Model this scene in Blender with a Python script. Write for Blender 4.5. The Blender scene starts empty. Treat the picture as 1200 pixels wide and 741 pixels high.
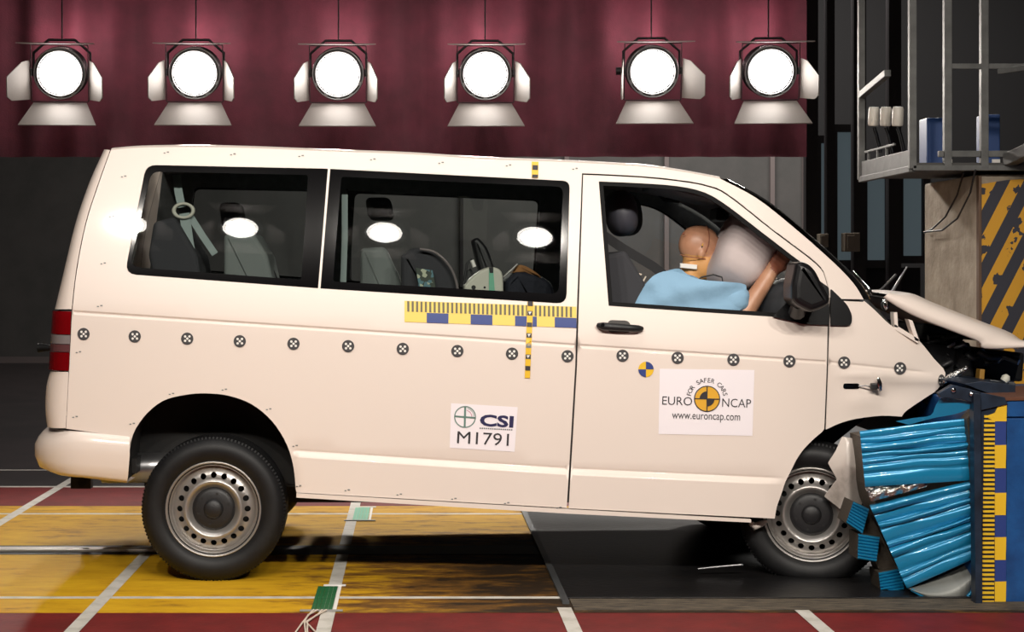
import bpy, bmesh, math, random
import numpy as np
from mathutils import Vector, Matrix, geometry
random.seed(7)
PI = math.pi
S = bpy.context.scene
C = S.collection

# ------------------------------------------------------------------ camera
CAM_Y, CAM_Z, F, VX, VY = -8.8, 1.43, 2000.0, 485.0, 320.0
cd = bpy.data.cameras.new('camera'); cam = bpy.data.objects.new('camera', cd); C.objects.link(cam)
cam.location = (0, CAM_Y, CAM_Z); cam.rotation_euler = (PI/2, 0, 0)
cd.sensor_width = 36; cd.lens = 36*F/1200
cd.shift_x = (600-VX)/1200; cd.shift_y = -(370.5-VY)/1200
cd.clip_start = .05; cd.clip_end = 200
S.camera = cam

# ------------------------------------------------------------------ world, exposure
w = bpy.data.worlds.new('hall_air'); S.world = w; w.use_nodes = True
w.node_tree.nodes['Background'].inputs[0].default_value = (.9, .95, 1, 1)
w.node_tree.nodes['Background'].inputs[1].default_value = .02
S.view_settings.view_transform = 'Standard'; S.view_settings.look = 'None'
S.view_settings.gamma = 1; S.view_settings.exposure = 0.0

NEAR_POWER, BACK_POWER, HALO_POWER = 415, 170, 14
WARM = (1, .93, .84)

def area(name, loc, rot, sx, sy, power, col=(1, 1, 1)):
    l = bpy.data.lights.new(name, 'AREA'); l.shape = 'RECTANGLE'; l.size = sx; l.size_y = sy
    l.energy = power; l.color = col
    o = bpy.data.objects.new(name, l); o.location = loc; o.rotation_euler = rot; C.objects.link(o); return o
area('hall_fill_light', (4.5, 14.5, 8.6), (math.radians(-18), 0, 0), 7, 2, 1500, (1, .97, .92))  # added fill with no known fixture, brightens the back wall
area('hall_fill_light', (-1, -3, 8.6), (0, 0, 0), 6, 3, 200, (1, .96, .92))  # second added overhead fill, no fixture known here either

# ------------------------------------------------------------------ helpers: colour, materials
def lin(c):
    f = lambda v: (v/12.92 if v <= .04045 else ((v+.055)/1.055)**2.4)
    return tuple(f(x/255) for x in c) + (1,)

MATS = {}
def mat(name, col, rough=.5, metal=0, col2=None, scale=8, bump=0, bscale=60, coat=0, spec=.5, emit=None, estr=0, mixpos=(.35, .65), stretch=None):
    m = bpy.data.materials.new(name); m.use_nodes = True; nt = m.node_tree
    b = nt.nodes['Principled BSDF']
    b.inputs['Base Color'].default_value = lin(col); b.inputs['Roughness'].default_value = rough
    b.inputs['Metallic'].default_value = metal; b.inputs['Coat Weight'].default_value = coat
    b.inputs['Coat Roughness'].default_value = .06; b.inputs['Specular IOR Level'].default_value = spec
    tc = nt.nodes.new('ShaderNodeTexCoord'); src = tc.outputs['Object']
    if stretch:
        mp = nt.nodes.new('ShaderNodeMapping'); mp.inputs['Scale'].default_value = stretch
        nt.links.new(src, mp.inputs[0]); src = mp.outputs[0]
    if col2:
        n = nt.nodes.new('ShaderNodeTexNoise'); n.inputs['Scale'].default_value = scale; n.inputs['Detail'].default_value = 8
        n.inputs['Roughness'].default_value = .62
        r = nt.nodes.new('ShaderNodeValToRGB'); r.color_ramp.elements[0].position = mixpos[0]; r.color_ramp.elements[1].position = mixpos[1]
        r.color_ramp.elements[0].color = lin(col); r.color_ramp.elements[1].color = lin(col2)
        nt.links.new(src, n.inputs['Vector']); nt.links.new(n.outputs['Fac'], r.inputs[0]); nt.links.new(r.outputs[0], b.inputs['Base Color'])
    if bump:
        n = nt.nodes.new('ShaderNodeTexNoise'); n.inputs['Scale'].default_value = bscale; n.inputs['Detail'].default_value = 3
        bp = nt.nodes.new('ShaderNodeBump'); bp.inputs['Strength'].default_value = bump; bp.inputs['Distance'].default_value = .01
        nt.links.new(src, n.inputs['Vector']); nt.links.new(n.outputs['Fac'], bp.inputs['Height']); nt.links.new(bp.outputs[0], b.inputs['Normal'])
    if emit:
        b.inputs['Emission Color'].default_value = emit + (1,); b.inputs['Emission Strength'].default_value = estr
    MATS[name] = m; return m

def glass(name, tint, ior=1.5, rough=0.0):
    m = bpy.data.materials.new(name); m.use_nodes = True; nt = m.node_tree; nt.nodes.clear()
    o = nt.nodes.new('ShaderNodeOutputMaterial'); mx = nt.nodes.new('ShaderNodeMixShader')
    t = nt.nodes.new('ShaderNodeBsdfTransparent'); t.inputs[0].default_value = tint + (1,)
    g = nt.nodes.new('ShaderNodeBsdfGlossy'); g.inputs['Roughness'].default_value = rough
    f = nt.nodes.new('ShaderNodeFresnel'); f.inputs[0].default_value = ior
    nt.links.new(f.outputs[0], mx.inputs[0]); nt.links.new(t.outputs[0], mx.inputs[1]); nt.links.new(g.outputs[0], mx.inputs[2])
    nt.links.new(mx.outputs[0], o.inputs[0]); return m

white = mat('white_paint', (234, 220, 210), .38, coat=.35, bump=.0)
white_scuffed = mat('white_plastic', (214, 204, 196), .4, col2=(150, 140, 130), scale=9, mixpos=(.5, .85), coat=.2)
black_pl = mat('black_plastic', (26, 26, 28), .45, bump=.15, bscale=300)
gloss_black = mat('black_window_border', (9, 8, 10), .08)
dark = mat('dark_underbody', (14, 14, 15), .7, col2=(30, 28, 26), scale=6)
trim = mat('grey_cabin_trim', (96, 98, 98), .75, col2=(82, 84, 84), scale=20)
cloth = mat('grey_seat_cloth', (124, 130, 128), .9, bump=.4, bscale=400)
darkcloth = mat('dark_seat_cloth', (62, 62, 66), .9, bump=.4, bscale=400)
strapm = mat('seat_belt_webbing', (160, 174, 172), .7, bump=.4, bscale=500)
blackstrap = mat('black_webbing', (18, 18, 22), .7)
rubber = mat('tyre_rubber', (15, 15, 17), .55, col2=(24, 24, 25), scale=14, spec=.35)
silver = mat('wheel_silver', (176, 172, 168), .36, .75)
steel = mat('bare_steel', (150, 150, 152), .3, .9)
chrome = mat('chrome', (225, 225, 228), .1, 1)
foil = mat('crumpled_foil', (210, 208, 205), .16, 1, bump=.9, bscale=70)
redlens = mat('red_lens', (112, 6, 12), .12, coat=.5)
clearlens = mat('clear_lens', (150, 140, 140), .1, .3, coat=.5)
seam = mat('seam_rubber', (74, 70, 68), .7)
label_w = mat('white_label_paper', (244, 236, 240), .6)
ink = mat('dark_print', (46, 42, 46), .6)
inkblue = mat('navy_print', (34, 32, 78), .6)
inkgrey = mat('grey_print', (120, 124, 124), .6)
inkteal = mat('teal_print', (96, 128, 118), .6)
markgrey = mat('marker_grey', (62, 60, 62), .6)
markwhite = mat('marker_white', (236, 232, 226), .6)
yel = mat('yellow_vinyl', (236, 190, 40), .5)
yelp = mat('pale_yellow_vinyl', (240, 206, 96), .5)
bluev = mat('blue_vinyl', (40, 62, 130), .5)
orange = mat('orange_print', (226, 170, 48), .5)
tan = mat('dummy_vinyl', (198, 148, 118), .42, col2=(184, 132, 102), scale=6)
tan2 = mat('dummy_jaw_vinyl', (208, 152, 92), .45)
handm = mat('dummy_hand_vinyl', (150, 90, 68), .5)
shirt = mat('light_blue_cotton', (140, 178, 206), .85, bump=.3, bscale=30)
airb = mat('airbag_fabric', (206, 192, 190), .7, bump=.25, bscale=14)
mirror_m = mat('mirror_black', (18, 18, 20), .33, bump=.1, bscale=400)
alu = mat('blue_coated_aluminium', (24, 132, 178), .3, .2, bump=.12, bscale=30, coat=.6)
alu_edge = mat('raw_honeycomb_edge', (92, 84, 74), .5, .4, bump=.8, bscale=160, stretch=(1, 1, 6))
bsteel = mat('blue_painted_steel', (30, 86, 148), .4, col2=(20, 64, 118), scale=7, coat=.2, bump=.15, bscale=30)
slate = mat('slate_blue_steel', (48, 62, 82), .4, .4, col2=(34, 40, 52), scale=8)
greysheet = mat('grey_sheet_metal', (96, 98, 100), .4, .6)
darkmetal = mat('dark_engine_metal', (30, 31, 34), .4, .6, col2=(16, 16, 18), scale=20)
conc = mat('rough_concrete', (170, 158, 140), .9, col2=(136, 124, 108), scale=5, bump=.5, bscale=25)
frame = mat('gallery_grey_steel', (98, 98, 96), .6, .1, col2=(80, 80, 78), scale=10)
lampbody = mat('lamp_grey_metal', (30, 27, 28), .5, .3)
leafm = mat('barn_door_metal', (122, 114, 110), .5, .1)
lensm = mat('lit_lamp_lens', (255, 250, 240), .3, emit=(1, .95, .88), estr=27)
curtainm = mat('maroon_glare_drape', (84, 34, 47), .85, col2=(66, 26, 36), scale=3, bump=.2, bscale=80)  # maroon stands in for red lens glare around the lamps
dkcurt = mat('dark_drape', (64, 38, 44), .9)
wallm = mat('grey_hall_wall', (92, 88, 86), .8, col2=(80, 78, 76), scale=1.5)
walldk = mat('dark_hall_wall', (27, 25, 26), .85)
postm = mat('pale_wall_post', (120, 108, 106), .7)
winm = mat('dim_window_pane', (110, 128, 136), .35, emit=(.55, .72, .8), estr=.075)  # slight emission put into the panes to brighten them
mullm = mat('dark_window_frame', (34, 28, 30), .6)
boxm = mat('beige_enclosure', (130, 118, 104), .6)
floor_dk = mat('dark_hall_floor', (46, 38, 38), .55, col2=(36, 30, 30), scale=3)
redf = mat('red_floor_paint', (118, 33, 32), .6, spec=.2, col2=(98, 27, 27), scale=6, bump=.15, bscale=40)
whitel = mat('white_floor_line', (204, 200, 192), .6, col2=(168, 164, 152), scale=9, mixpos=(.45, .75))
silverrail = mat('rail_silver', (190, 186, 182), .35, .8)
blackplate = mat('black_steel_plate', (26, 26, 28), .32, .35, col2=(40, 38, 38), scale=2.5, bump=.15, bscale=30)
green = mat('green_tape', (34, 110, 62), .5, col2=(24, 84, 48), scale=25)
greent = mat('pale_green_tape', (120, 190, 160), .5)
wirew = mat('white_wire', (214, 200, 184), .5)
teal = mat('teal_trim', (40, 110, 110), .5)
boxw = mat('cream_plastic', (206, 204, 190), .5)
bagm = mat('dark_navy_bag', (26, 28, 40), .8, bump=.5, bscale=40)
orangem = mat('orange_brown_cloth', (150, 104, 60), .8)
glass_dk = glass('privacy_glass', (.72, .75, .74))
glass_far = glass('tinted_glass', (.86, .9, .88))
glass_cl = glass('clear_glass', (.93, .95, .94))

def yellow_lane_mat():
    m = bpy.data.materials.new('yellow_floor_paint'); m.use_nodes = True; nt = m.node_tree; b = nt.nodes['Principled BSDF']
    tc = nt.nodes.new('ShaderNodeTexCoord'); mp = nt.nodes.new('ShaderNodeMapping'); mp.inputs['Scale'].default_value = (1.6, 4.5, 1)
    n = nt.nodes.new('ShaderNodeTexNoise'); n.inputs['Scale'].default_value = 2.2; n.inputs['Detail'].default_value = 9; n.inputs['Roughness'].default_value = .7
    sx = nt.nodes.new('ShaderNodeSeparateXYZ'); nt.links.new(tc.outputs['Object'], sx.inputs[0])
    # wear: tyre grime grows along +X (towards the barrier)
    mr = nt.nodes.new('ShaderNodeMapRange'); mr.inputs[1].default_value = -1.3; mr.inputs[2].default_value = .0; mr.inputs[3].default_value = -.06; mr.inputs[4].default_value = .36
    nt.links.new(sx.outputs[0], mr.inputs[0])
    gt = nt.nodes.new('ShaderNodeMapRange'); gt.inputs[1].default_value = .2; gt.inputs[2].default_value = .7; gt.inputs[3].default_value = 1; gt.inputs[4].default_value = 0
    nt.links.new(sx.outputs[1], gt.inputs[0])
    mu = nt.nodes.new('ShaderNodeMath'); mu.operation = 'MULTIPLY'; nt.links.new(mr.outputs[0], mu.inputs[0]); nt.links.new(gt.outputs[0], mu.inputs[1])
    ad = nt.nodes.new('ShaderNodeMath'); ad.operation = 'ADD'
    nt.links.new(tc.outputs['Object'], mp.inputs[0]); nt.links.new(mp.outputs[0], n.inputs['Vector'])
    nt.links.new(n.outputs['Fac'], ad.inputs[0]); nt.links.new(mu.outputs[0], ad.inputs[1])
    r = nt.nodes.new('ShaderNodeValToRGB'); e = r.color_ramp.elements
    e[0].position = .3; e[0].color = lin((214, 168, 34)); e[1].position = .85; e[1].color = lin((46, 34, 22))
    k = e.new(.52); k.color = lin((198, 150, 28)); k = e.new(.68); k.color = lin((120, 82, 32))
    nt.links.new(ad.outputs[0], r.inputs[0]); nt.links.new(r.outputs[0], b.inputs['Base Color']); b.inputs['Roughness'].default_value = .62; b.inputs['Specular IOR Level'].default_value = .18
    return m
yellowf = yellow_lane_mat()

def stripes_mat():
    m = bpy.data.materials.new('hazard_stripes'); m.use_nodes = True; nt = m.node_tree; b = nt.nodes['Principled BSDF']
    tc = nt.nodes.new('ShaderNodeTexCoord'); sx = nt.nodes.new('ShaderNodeSeparateXYZ'); nt.links.new(tc.outputs['Object'], sx.inputs[0])
    a = nt.nodes.new('ShaderNodeMath'); a.operation = 'MULTIPLY'; a.inputs[1].default_value = 1.95
    nt.links.new(sx.outputs[0], a.inputs[0])
    s = nt.nodes.new('ShaderNodeMath'); s.operation = 'SUBTRACT'; nt.links.new(a.outputs[0], s.inputs[0]); nt.links.new(sx.outputs[2], s.inputs[1])
    ad = nt.nodes.new('ShaderNodeMath'); ad.operation = 'ADD'; ad.inputs[1].default_value = 10.005; nt.links.new(s.outputs[0], ad.inputs[0])
    d = nt.nodes.new('ShaderNodeMath'); d.operation = 'MODULO'; d.inputs[1].default_value = .297; nt.links.new(ad.outputs[0], d.inputs[0])
    g = nt.nodes.new('ShaderNodeMath'); g.operation = 'GREATER_THAN'; g.inputs[1].default_value = .147; nt.links.new(d.outputs[0], g.inputs[0])
    n = nt.nodes.new('ShaderNodeTexNoise'); n.inputs['Scale'].default_value = 11; n.inputs['Detail'].default_value = 6; nt.links.new(tc.outputs['Object'], n.inputs['Vector'])
    c = nt.nodes.new('ShaderNodeMath'); c.operation = 'LESS_THAN'; c.inputs[1].default_value = .60; nt.links.new(n.outputs['Fac'], c.inputs[0])
    mu = nt.nodes.new('ShaderNodeMath'); mu.operation = 'MULTIPLY'; nt.links.new(g.outputs[0], mu.inputs[0]); nt.links.new(c.outputs[0], mu.inputs[1])
    mx = nt.nodes.new('ShaderNodeMix'); mx.data_type = 'RGBA'
    mx.inputs[6].default_value = lin((42, 42, 52)); mx.inputs[7].default_value = lin((196, 142, 30))
    nt.links.new(mu.outputs[0], mx.inputs[0]); nt.links.new(mx.outputs[2], b.inputs['Base Color']); b.inputs['Roughness'].default_value = .65
    return m
stripes = stripes_mat()

def pattern_mat():
    m = bpy.data.materials.new('patterned_label'); m.use_nodes = True; nt = m.node_tree; b = nt.nodes['Principled BSDF']
    tc = nt.nodes.new('ShaderNodeTexCoord'); v = nt.nodes.new('ShaderNodeTexVoronoi'); v.inputs['Scale'].default_value = 60
    nt.links.new(tc.outputs['Object'], v.inputs['Vector'])
    r = nt.nodes.new('ShaderNodeValToRGB'); r.color_ramp.interpolation = 'CONSTANT'; e = r.color_ramp.elements
    e[0].color = lin((60, 70, 60)); e[1].position = .45; e[1].color = lin((190, 196, 170)); k = e.new(.7); k.color = lin((90, 130, 140))
    sx = nt.nodes.new('ShaderNodeSeparateColor'); nt.links.new(v.outputs['Color'], sx.inputs[0])
    nt.links.new(sx.outputs[0], r.inputs[0]); nt.links.new(r.outputs[0], b.inputs['Base Color']); return m
patm = pattern_mat()

# ------------------------------------------------------------------ helpers: geometry
def P(px, py, Y=0.0):
    D = Y - CAM_Y
    return Vector(((px-VX)*D/F, Y, CAM_Z-(py-VY)*D/F))

WLOC = {}
def empty(name, loc, label, cat, group=None):
    o = bpy.data.objects.new(name, None); o.empty_display_size = .1; o.location = loc; C.objects.link(o)
    WLOC[o.name] = Vector(loc); o['label'] = label; o['category'] = cat
    if group: o['group'] = group
    return o

class MB:
    def __init__(s): s.v = []; s.f = []; s.sm = []
    def add(s, vs, fs, smooth=False):
        b = len(s.v); s.v += [Vector(v) for v in vs]
        s.f += [tuple(b+i for i in f) for f in fs]; s.sm += [smooth]*len(fs); return s
    def box(s, c, d, rot=None, bevel=.0):
        bm = bmesh.new(); bmesh.ops.create_cube(bm, size=1)
        for v in bm.verts: v.co = Vector((v.co.x*d[0], v.co.y*d[1], v.co.z*d[2]))
        if bevel: bmesh.ops.bevel(bm, geom=list(bm.edges), offset=min(bevel, min(d)*.45), segments=2, affect='EDGES', profile=.6)
        M = Matrix.Translation(c) @ (rot.to_4x4() if rot else Matrix())
        bm.verts.index_update()
        s.add([M @ v.co for v in bm.verts], [[v.index for v in f.verts] for f in bm.faces]); bm.free(); return s
    def tube(s, pts, r, n=8, smooth=True, cap=True):
        pts = [Vector(p) for p in pts]; rs = r if isinstance(r, (list, tuple)) else [r]*len(pts)
        vs = []; up = None
        for i, p in enumerate(pts):
            t = (pts[min(i+1, len(pts)-1)]-pts[max(i-1, 0)]).normalized()
            if up is None: up = Vector((0, 0, 1)) if abs(t.z) < .9 else Vector((1, 0, 0))
            a = t.cross(up).normalized(); b = a.cross(t).normalized(); up = b
            for k in range(n):
                q = 2*PI*k/n; vs.append(p+(a*math.cos(q)+b*math.sin(q))*rs[i])
        fs = [(i*n+k, i*n+(k+1) % n, (i+1)*n+(k+1) % n, (i+1)*n+k) for i in range(len(pts)-1) for k in range(n)]
        s.add(vs, fs, smooth)
        if cap: s.add(vs[:n], [tuple(range(n))[::-1]]); s.add(vs[-n:], [tuple(range(n))])
        return s
    def lathe(s, prof, M, n=48, smooth=True, close=False):
        # profile of (radius, y); axis local Y
        vs = []
        for r, y in prof:
            for k in range(n):
                a = 2*PI*k/n; vs.append(M @ Vector((r*math.cos(a), y, r*math.sin(a))))
        m = len(prof)
        fs = [(i*n+k, ((i+1) % m)*n+k, ((i+1) % m)*n+(k+1) % n, i*n+(k+1) % n) for i in range(m if close else m-1) for k in range(n)]
        return s.add(vs, fs, smooth)
    def disc(s, c, r, M=None, n=24, y=0):
        M = M or Matrix.Translation(c)
        vs = [M @ Vector((r*math.cos(2*PI*k/n), y, r*math.sin(2*PI*k/n))) for k in range(n)]
        return s.add(vs, [tuple(range(n))])
    def sphere(s, c, rad, M3=None, nu=20, nv=12, e=1.0):
        M3 = M3 or Matrix.Identity(3); vs = []; fs = []
        sg = lambda x, p: math.copysign(abs(x)**p, x)
        for i in range(nv+1):
            t = -PI/2+PI*i/nv
            for k in range(nu):
                a = 2*PI*k/nu
                vs.append(Vector(c)+M3 @ Vector((rad[0]*sg(math.cos(t), e)*sg(math.cos(a), e), rad[1]*sg(math.cos(t), e)*sg(math.sin(a), e), rad[2]*sg(math.sin(t), e))))
        for i in range(nv):
            for k in range(nu): fs.append((i*nu+k, i*nu+(k+1) % nu, (i+1)*nu+(k+1) % nu, (i+1)*nu+k))
        return s.add(vs, fs, True)
    def prism(s, pts, Y0, Y1, bevel=0.0, Yp=None, seg=3):
        # side-view polygon in photograph pixels extruded from depth Y0 to Y1 (positions taken at depth Yp)
        Yp = Y0 if Yp is None else Yp
        base = [P(x, y, Yp) for x, y in pts]
        bm = bmesh.new()
        a = [bm.verts.new((p.x, Y0, p.z)) for p in base]; b = [bm.verts.new((p.x, Y1, p.z)) for p in base]
        fa = bm.faces.new(a); fb = bm.faces.new(b[::-1]); n = len(a)
        for i in range(n): bm.faces.new((a[(i+1) % n], a[i], b[i], b[(i+1) % n]))
        bmesh.ops.recalc_face_normals(bm, faces=bm.faces)
        if bevel:
            es = list(set(fa.edges) | set(fb.edges))
            bmesh.ops.bevel(bm, geom=es, offset=bevel, segments=seg, affect='EDGES', profile=.5)
        bm.verts.index_update()
        s.add([v.co.copy() for v in bm.verts], [[v.index for v in f.verts] for f in bm.faces], False); bm.free(); return s
    def grid(s, rows, smooth=True, flip=False):
        n = len(rows[0]); vs = [v for r in rows for v in r]
        fs = []
        for i in range(len(rows)-1):
            for k in range(n-1):
                q = (i*n+k, i*n+k+1, (i+1)*n+k+1, (i+1)*n+k); fs.append(q[::-1] if flip else q)
        return s.add(vs, fs, smooth)
    def build(s, name, m, parent=None, kind=None, label=None, cat=None, group=None):
        me = bpy.data.meshes.new(name)
        lo = Vector([min(v[i] for v in s.v) for i in range(3)]); hi = Vector([max(v[i] for v in s.v) for i in range(3)])
        c = (lo+hi)/2
        me.from_pydata([v-c for v in s.v], [], s.f); me.polygons.foreach_set('use_smooth', s.sm)
        ms = m if isinstance(m, (list, tuple)) else [m]
        for x in ms: me.materials.append(x)
        me.update()
        return link(name, me, c, parent, kind, label, cat, group)

def link(name, me, c, parent=None, kind=None, label=None, cat=None, group=None):
    o = bpy.data.objects.new(name, me); C.objects.link(o); o.location = c; WLOC[o.name] = Vector(c)
    if parent:
        o.parent = parent; o.location = Vector(c)-WLOC[parent.name]
    if kind: o['kind'] = kind
    if label: o['label'] = label
    if cat: o['category'] = cat
    if group: o['group'] = group
    return o

def rc(pts, r, n=4):
    rs = r if isinstance(r, (list, tuple)) else [r]*len(pts); out = []
    for i, p in enumerate(pts):
        if rs[i] <= 0: out.append(tuple(p)); continue
        p = Vector(p); a = Vector(pts[i-1])-p; b = Vector(pts[(i+1) % len(pts)])-p
        d = min(rs[i], a.length*.45, b.length*.45); A = p+a.normalized()*d; B = p+b.normalized()*d
        for k in range(n+1):
            t = k/n; out.append(tuple(A*(1-t)**2+p*2*t*(1-t)+B*t*t))
    return out
def cat(pts, n=5):
    out = []; m = len(pts)
    for i in range(m-1):
        p0, p1, p2, p3 = (Vector(pts[max(i-1, 0)]), Vector(pts[i]), Vector(pts[i+1]), Vector(pts[min(i+2, m-1)]))
        for k in range(n):
            t = k/n; out.append(tuple(.5*((2*p1)+(p2-p0)*t+(2*p0-5*p1+4*p2-p3)*t*t+(3*p1-p0-3*p2+p3)*t**3)))
    out.append(tuple(pts[-1])); return out
def dens(pts, step):
    out = []
    for i, p in enumerate(pts):
        q = pts[(i+1) % len(pts)]; L = math.dist(p, q); n = max(1, int(math.ceil(L/step)))
        for k in range(n): out.append((p[0]+(q[0]-p[0])*k/n, p[1]+(q[1]-p[1])*k/n))
    return out
def inside(P_, poly):
    x, y = P_[:, 0], P_[:, 1]; r = np.zeros(len(x), bool); n = len(poly)
    for i in range(n):
        x1, y1 = poly[i]; x2, y2 = poly[(i+1) % n]
        if y1 == y2: continue
        c = ((y1 > y) != (y2 > y)) & (x < (x2-x1)*(y-y1)/(y2-y1)+x1); r ^= c
    return r
def mindist(P_, poly):
    d = np.full(len(P_), 1e9); n = len(poly)
    for i in range(n):
        a = np.array(poly[i]); b = np.array(poly[(i+1) % n]); ab = b-a; L = max((ab@ab), 1e-9)
        t = np.clip(((P_-a)@ab)/L, 0, 1); q = a+t[:, None]*ab; d = np.minimum(d, np.hypot(*(P_-q).T))
    return d
def cdt(outer, holes, step, extra=None, gap=.35):
    loops = [dens(outer, step)]+[dens(h, step) for h in holes]
    vs = []; es = []
    for L in loops:
        b = len(vs); vs += L; es += [(b+i, b+(i+1) % len(L)) for i in range(len(L))]
    x0 = min(p[0] for p in outer); x1 = max(p[0] for p in outer); y0 = min(p[1] for p in outer); y1 = max(p[1] for p in outer)
    gx, gy = np.meshgrid(np.arange(x0, x1, step), np.arange(y0, y1, step))
    G = np.stack([gx.ravel(), gy.ravel()], 1)
    if len(G):
        ok = inside(G, outer)
        for h in holes: ok &= ~inside(G, h)
        d = mindist(G, outer)
        for h in holes: d = np.minimum(d, mindist(G, h))
        G = G[ok & (d > step*gap)]
    if extra is not None and len(extra):
        E = np.array(extra); ok = inside(E, outer)
        for h in holes: ok &= ~inside(E, h)
        d = mindist(E, outer)
        for h in holes: d = np.minimum(d, mindist(E, h))
        E = E[ok & (d > .8)]
        if len(E):
            if len(G):
                e2 = E[::3]; dd = np.min(np.hypot(G[:, None, 0]-e2[None, :, 0], G[:, None, 1]-e2[None, :, 1]), 1); G = G[dd > step*.45]
            G = np.concatenate([G, E]) if len(G) else E
    vs2 = vs+[tuple(p) for p in G]
    rv, re, rf, *_ = geometry.delaunay_2d_cdt([Vector(p) for p in vs2], es, [], 0, 1e-5)
    cen = np.array([[sum(rv[i][0] for i in f)/3, sum(rv[i][1] for i in f)/3] for f in rf])
    ok = inside(cen, outer)
    for h in holes: ok &= ~inside(cen, h)
    return [(v[0], v[1]) for v in rv], [tuple(f) for f, k in zip(rf, ok) if k], loops

def sstep(a, b, x):
    t = min(1, max(0, (x-a)/(b-a))); return t*t*(3-2*t)
def belt(px): return 360.3+.0665*px
def crease(px): return 531+(px-359)*.0655 if px < 667 else 551.2+(px-667)*.046
def hw(px, py, detail=True):
    t = py-belt(px)
    if t < 0: v = .95-.154*min(-t/200, 1.15)**1.25
    else: v = .95-.022*(t/210)**2
    if px > 800: v -= .2*((px-800)/310)**2
    if px < 120: v -= .0
    if detail:
        if px < 975: v -= .010*math.exp(-(t/1.3)**2)
        s = py-crease(px)
        if 340 < px < 935:
            k = sstep(340, 352, px)*(1-sstep(890, 925, px))
            v += k*(.016*sstep(-1, 6, s)-.006*math.exp(-((s+2.0)/1.8)**2))
        if px > 968:   # dented wing
            k = sstep(968, 1010, px)
            v -= k*(.014*math.exp(-((px-1045)/22)**2-((py-462)/16)**2)-.010*math.exp(-((px-1010)/26)**2-((py-470)/12)**2)-.012*math.exp(-((py-440-(px-1000)*.05)/7)**2))
    return v
def ymap(px, py): return -hw(px, py)

GROOVE = []
for x in np.arange(72, 975, 5.0):
    for d in (-3.2, -1.4, 0, 1.4, 3.2): GROOVE.append((x, belt(x)+d))
for x in np.arange(342, 935, 5.0):
    for d in (-5, -3, -1.6, 0, 2, 4, 6.5): GROOVE.append((x, crease(x)+d))

def panel(name, outer, holes, m, parent, step=14, thick=.012, off=0.0, extra=GROOVE, ym=ymap, far=False, **kw):
    vs, fs, loops = cdt(outer, holes, step, extra)
    mb = MB(); sgn = -1 if far else 1
    def W(p, o):
        y = ym(*p); q = P(p[0], p[1], y); return Vector((q.x, sgn*(y+o), q.z))
    A = [W(p, off) for p in vs]; out = []
    for f in fs:
        n = (A[f[1]]-A[f[0]]).cross(A[f[2]]-A[f[0]])
        out.append(f if n.y*sgn < 0 else f[::-1])
    mb.add(A, out, True)
    if thick:
        B = [W(p, off+thick) for p in vs]; mb.add(B, [f[::-1] for f in out], True)
        for L in loops:
            a = [W(p, off) for p in L]; b = [W(p, off+thick) for p in L]; n = len(L)
            mb.add(a+b, [(i, (i+1) % n, n+(i+1) % n, n+i) for i in range(n)])
    o = mb.build(name, m, parent, **kw)
    ns = []
    for p in vs:
        q0, q1, q2, q3 = W((p[0]-.4, p[1]), off), W((p[0]+.4, p[1]), off), W((p[0], p[1]-.4), off), W((p[0], p[1]+.4), off)
        n = (q1-q0).cross(q3-q2).normalized()
        ns.append(n if n.y*sgn < 0 else -n)
    tot = len(mb.v); full = ns+[-n for n in ns] if thick else ns
    if len(full) < tot:
        for L in loops:
            n = len(L)
            for k in range(2): full += [Vector((0, -sgn, 0))]*n
    o.data.normals_split_custom_set_from_vertices(full)
    return o

def inset(poly, d):
    # crude polygon inset for small distances
    n = len(poly); A = sum(poly[i][0]*poly[(i+1) % n][1]-poly[(i+1) % n][0]*poly[i][1] for i in range(n)); s = 1 if A > 0 else -1; out = []
    for i in range(n):
        p0, p, p1 = Vector(poly[i-1]), Vector(poly[i]), Vector(poly[(i+1) % n])
        a = (p-p0).normalized(); b = (p1-p).normalized()
        na = Vector((-a.y, a.x))*s; nb = Vector((-b.y, b.x))*s; k = na+nb
        k = k/max(k.length_squared/2, .3); out.append(tuple(p+k*d))
    return out

def text_poly(txt, size, align='CENTER', bold=0.0, sx=1.0, spacing=1.0):
    cu = bpy.data.curves.new('lettering', 'FONT'); cu.body = txt; cu.size = size; cu.align_x = align; cu.offset = bold; cu.space_character = spacing
    cu.resolution_u = 3
    o = bpy.data.objects.new('lettering_source', cu); C.objects.link(o)
    dg = bpy.context.evaluated_depsgraph_get(); me = bpy.data.meshes.new_from_object(o.evaluated_get(dg))
    vs = [(v.co.x*sx, v.co.y) for v in me.vertices]; fs = [tuple(p.vertices) for p in me.polygons]
    bpy.data.objects.remove(o); bpy.data.meshes.remove(me); return vs, fs
def decal_verts(mb, pts2, fs, cx, cy, ang, lift):
    c, s_ = math.cos(ang), math.sin(ang); vs = []
    for u, v in pts2:
        px = cx+u*c+v*s_; py = cy+u*s_-v*c
        vs.append(P(px, py, -hw(px, py)-lift))
    mb.add(vs, fs)
def fit_text(mb, txt, x0, x1, ybase, cap, ang=.04, lift=.004, bold=0.0):
    vs, fs = text_poly(txt, 1.0, 'LEFT', bold)
    a = min(v[0] for v in vs); b = max(v[0] for v in vs); h = max(v[1] for v in vs if True); l0 = 0
    k = (x1-x0)/(b-a)
    decal_verts(mb, [((u-a)*k, v*cap/h) for u, v in vs], fs, x0, ybase, ang, lift)
def circ(cx, cy, r, n=20, a0=0, a1=2*PI, closed=True):
    m = n if closed else n+1
    return [(cx+r*math.cos(a0+(a1-a0)*k/n), cy+r*math.sin(a0+(a1-a0)*k/n)) for k in range(m)]

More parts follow.
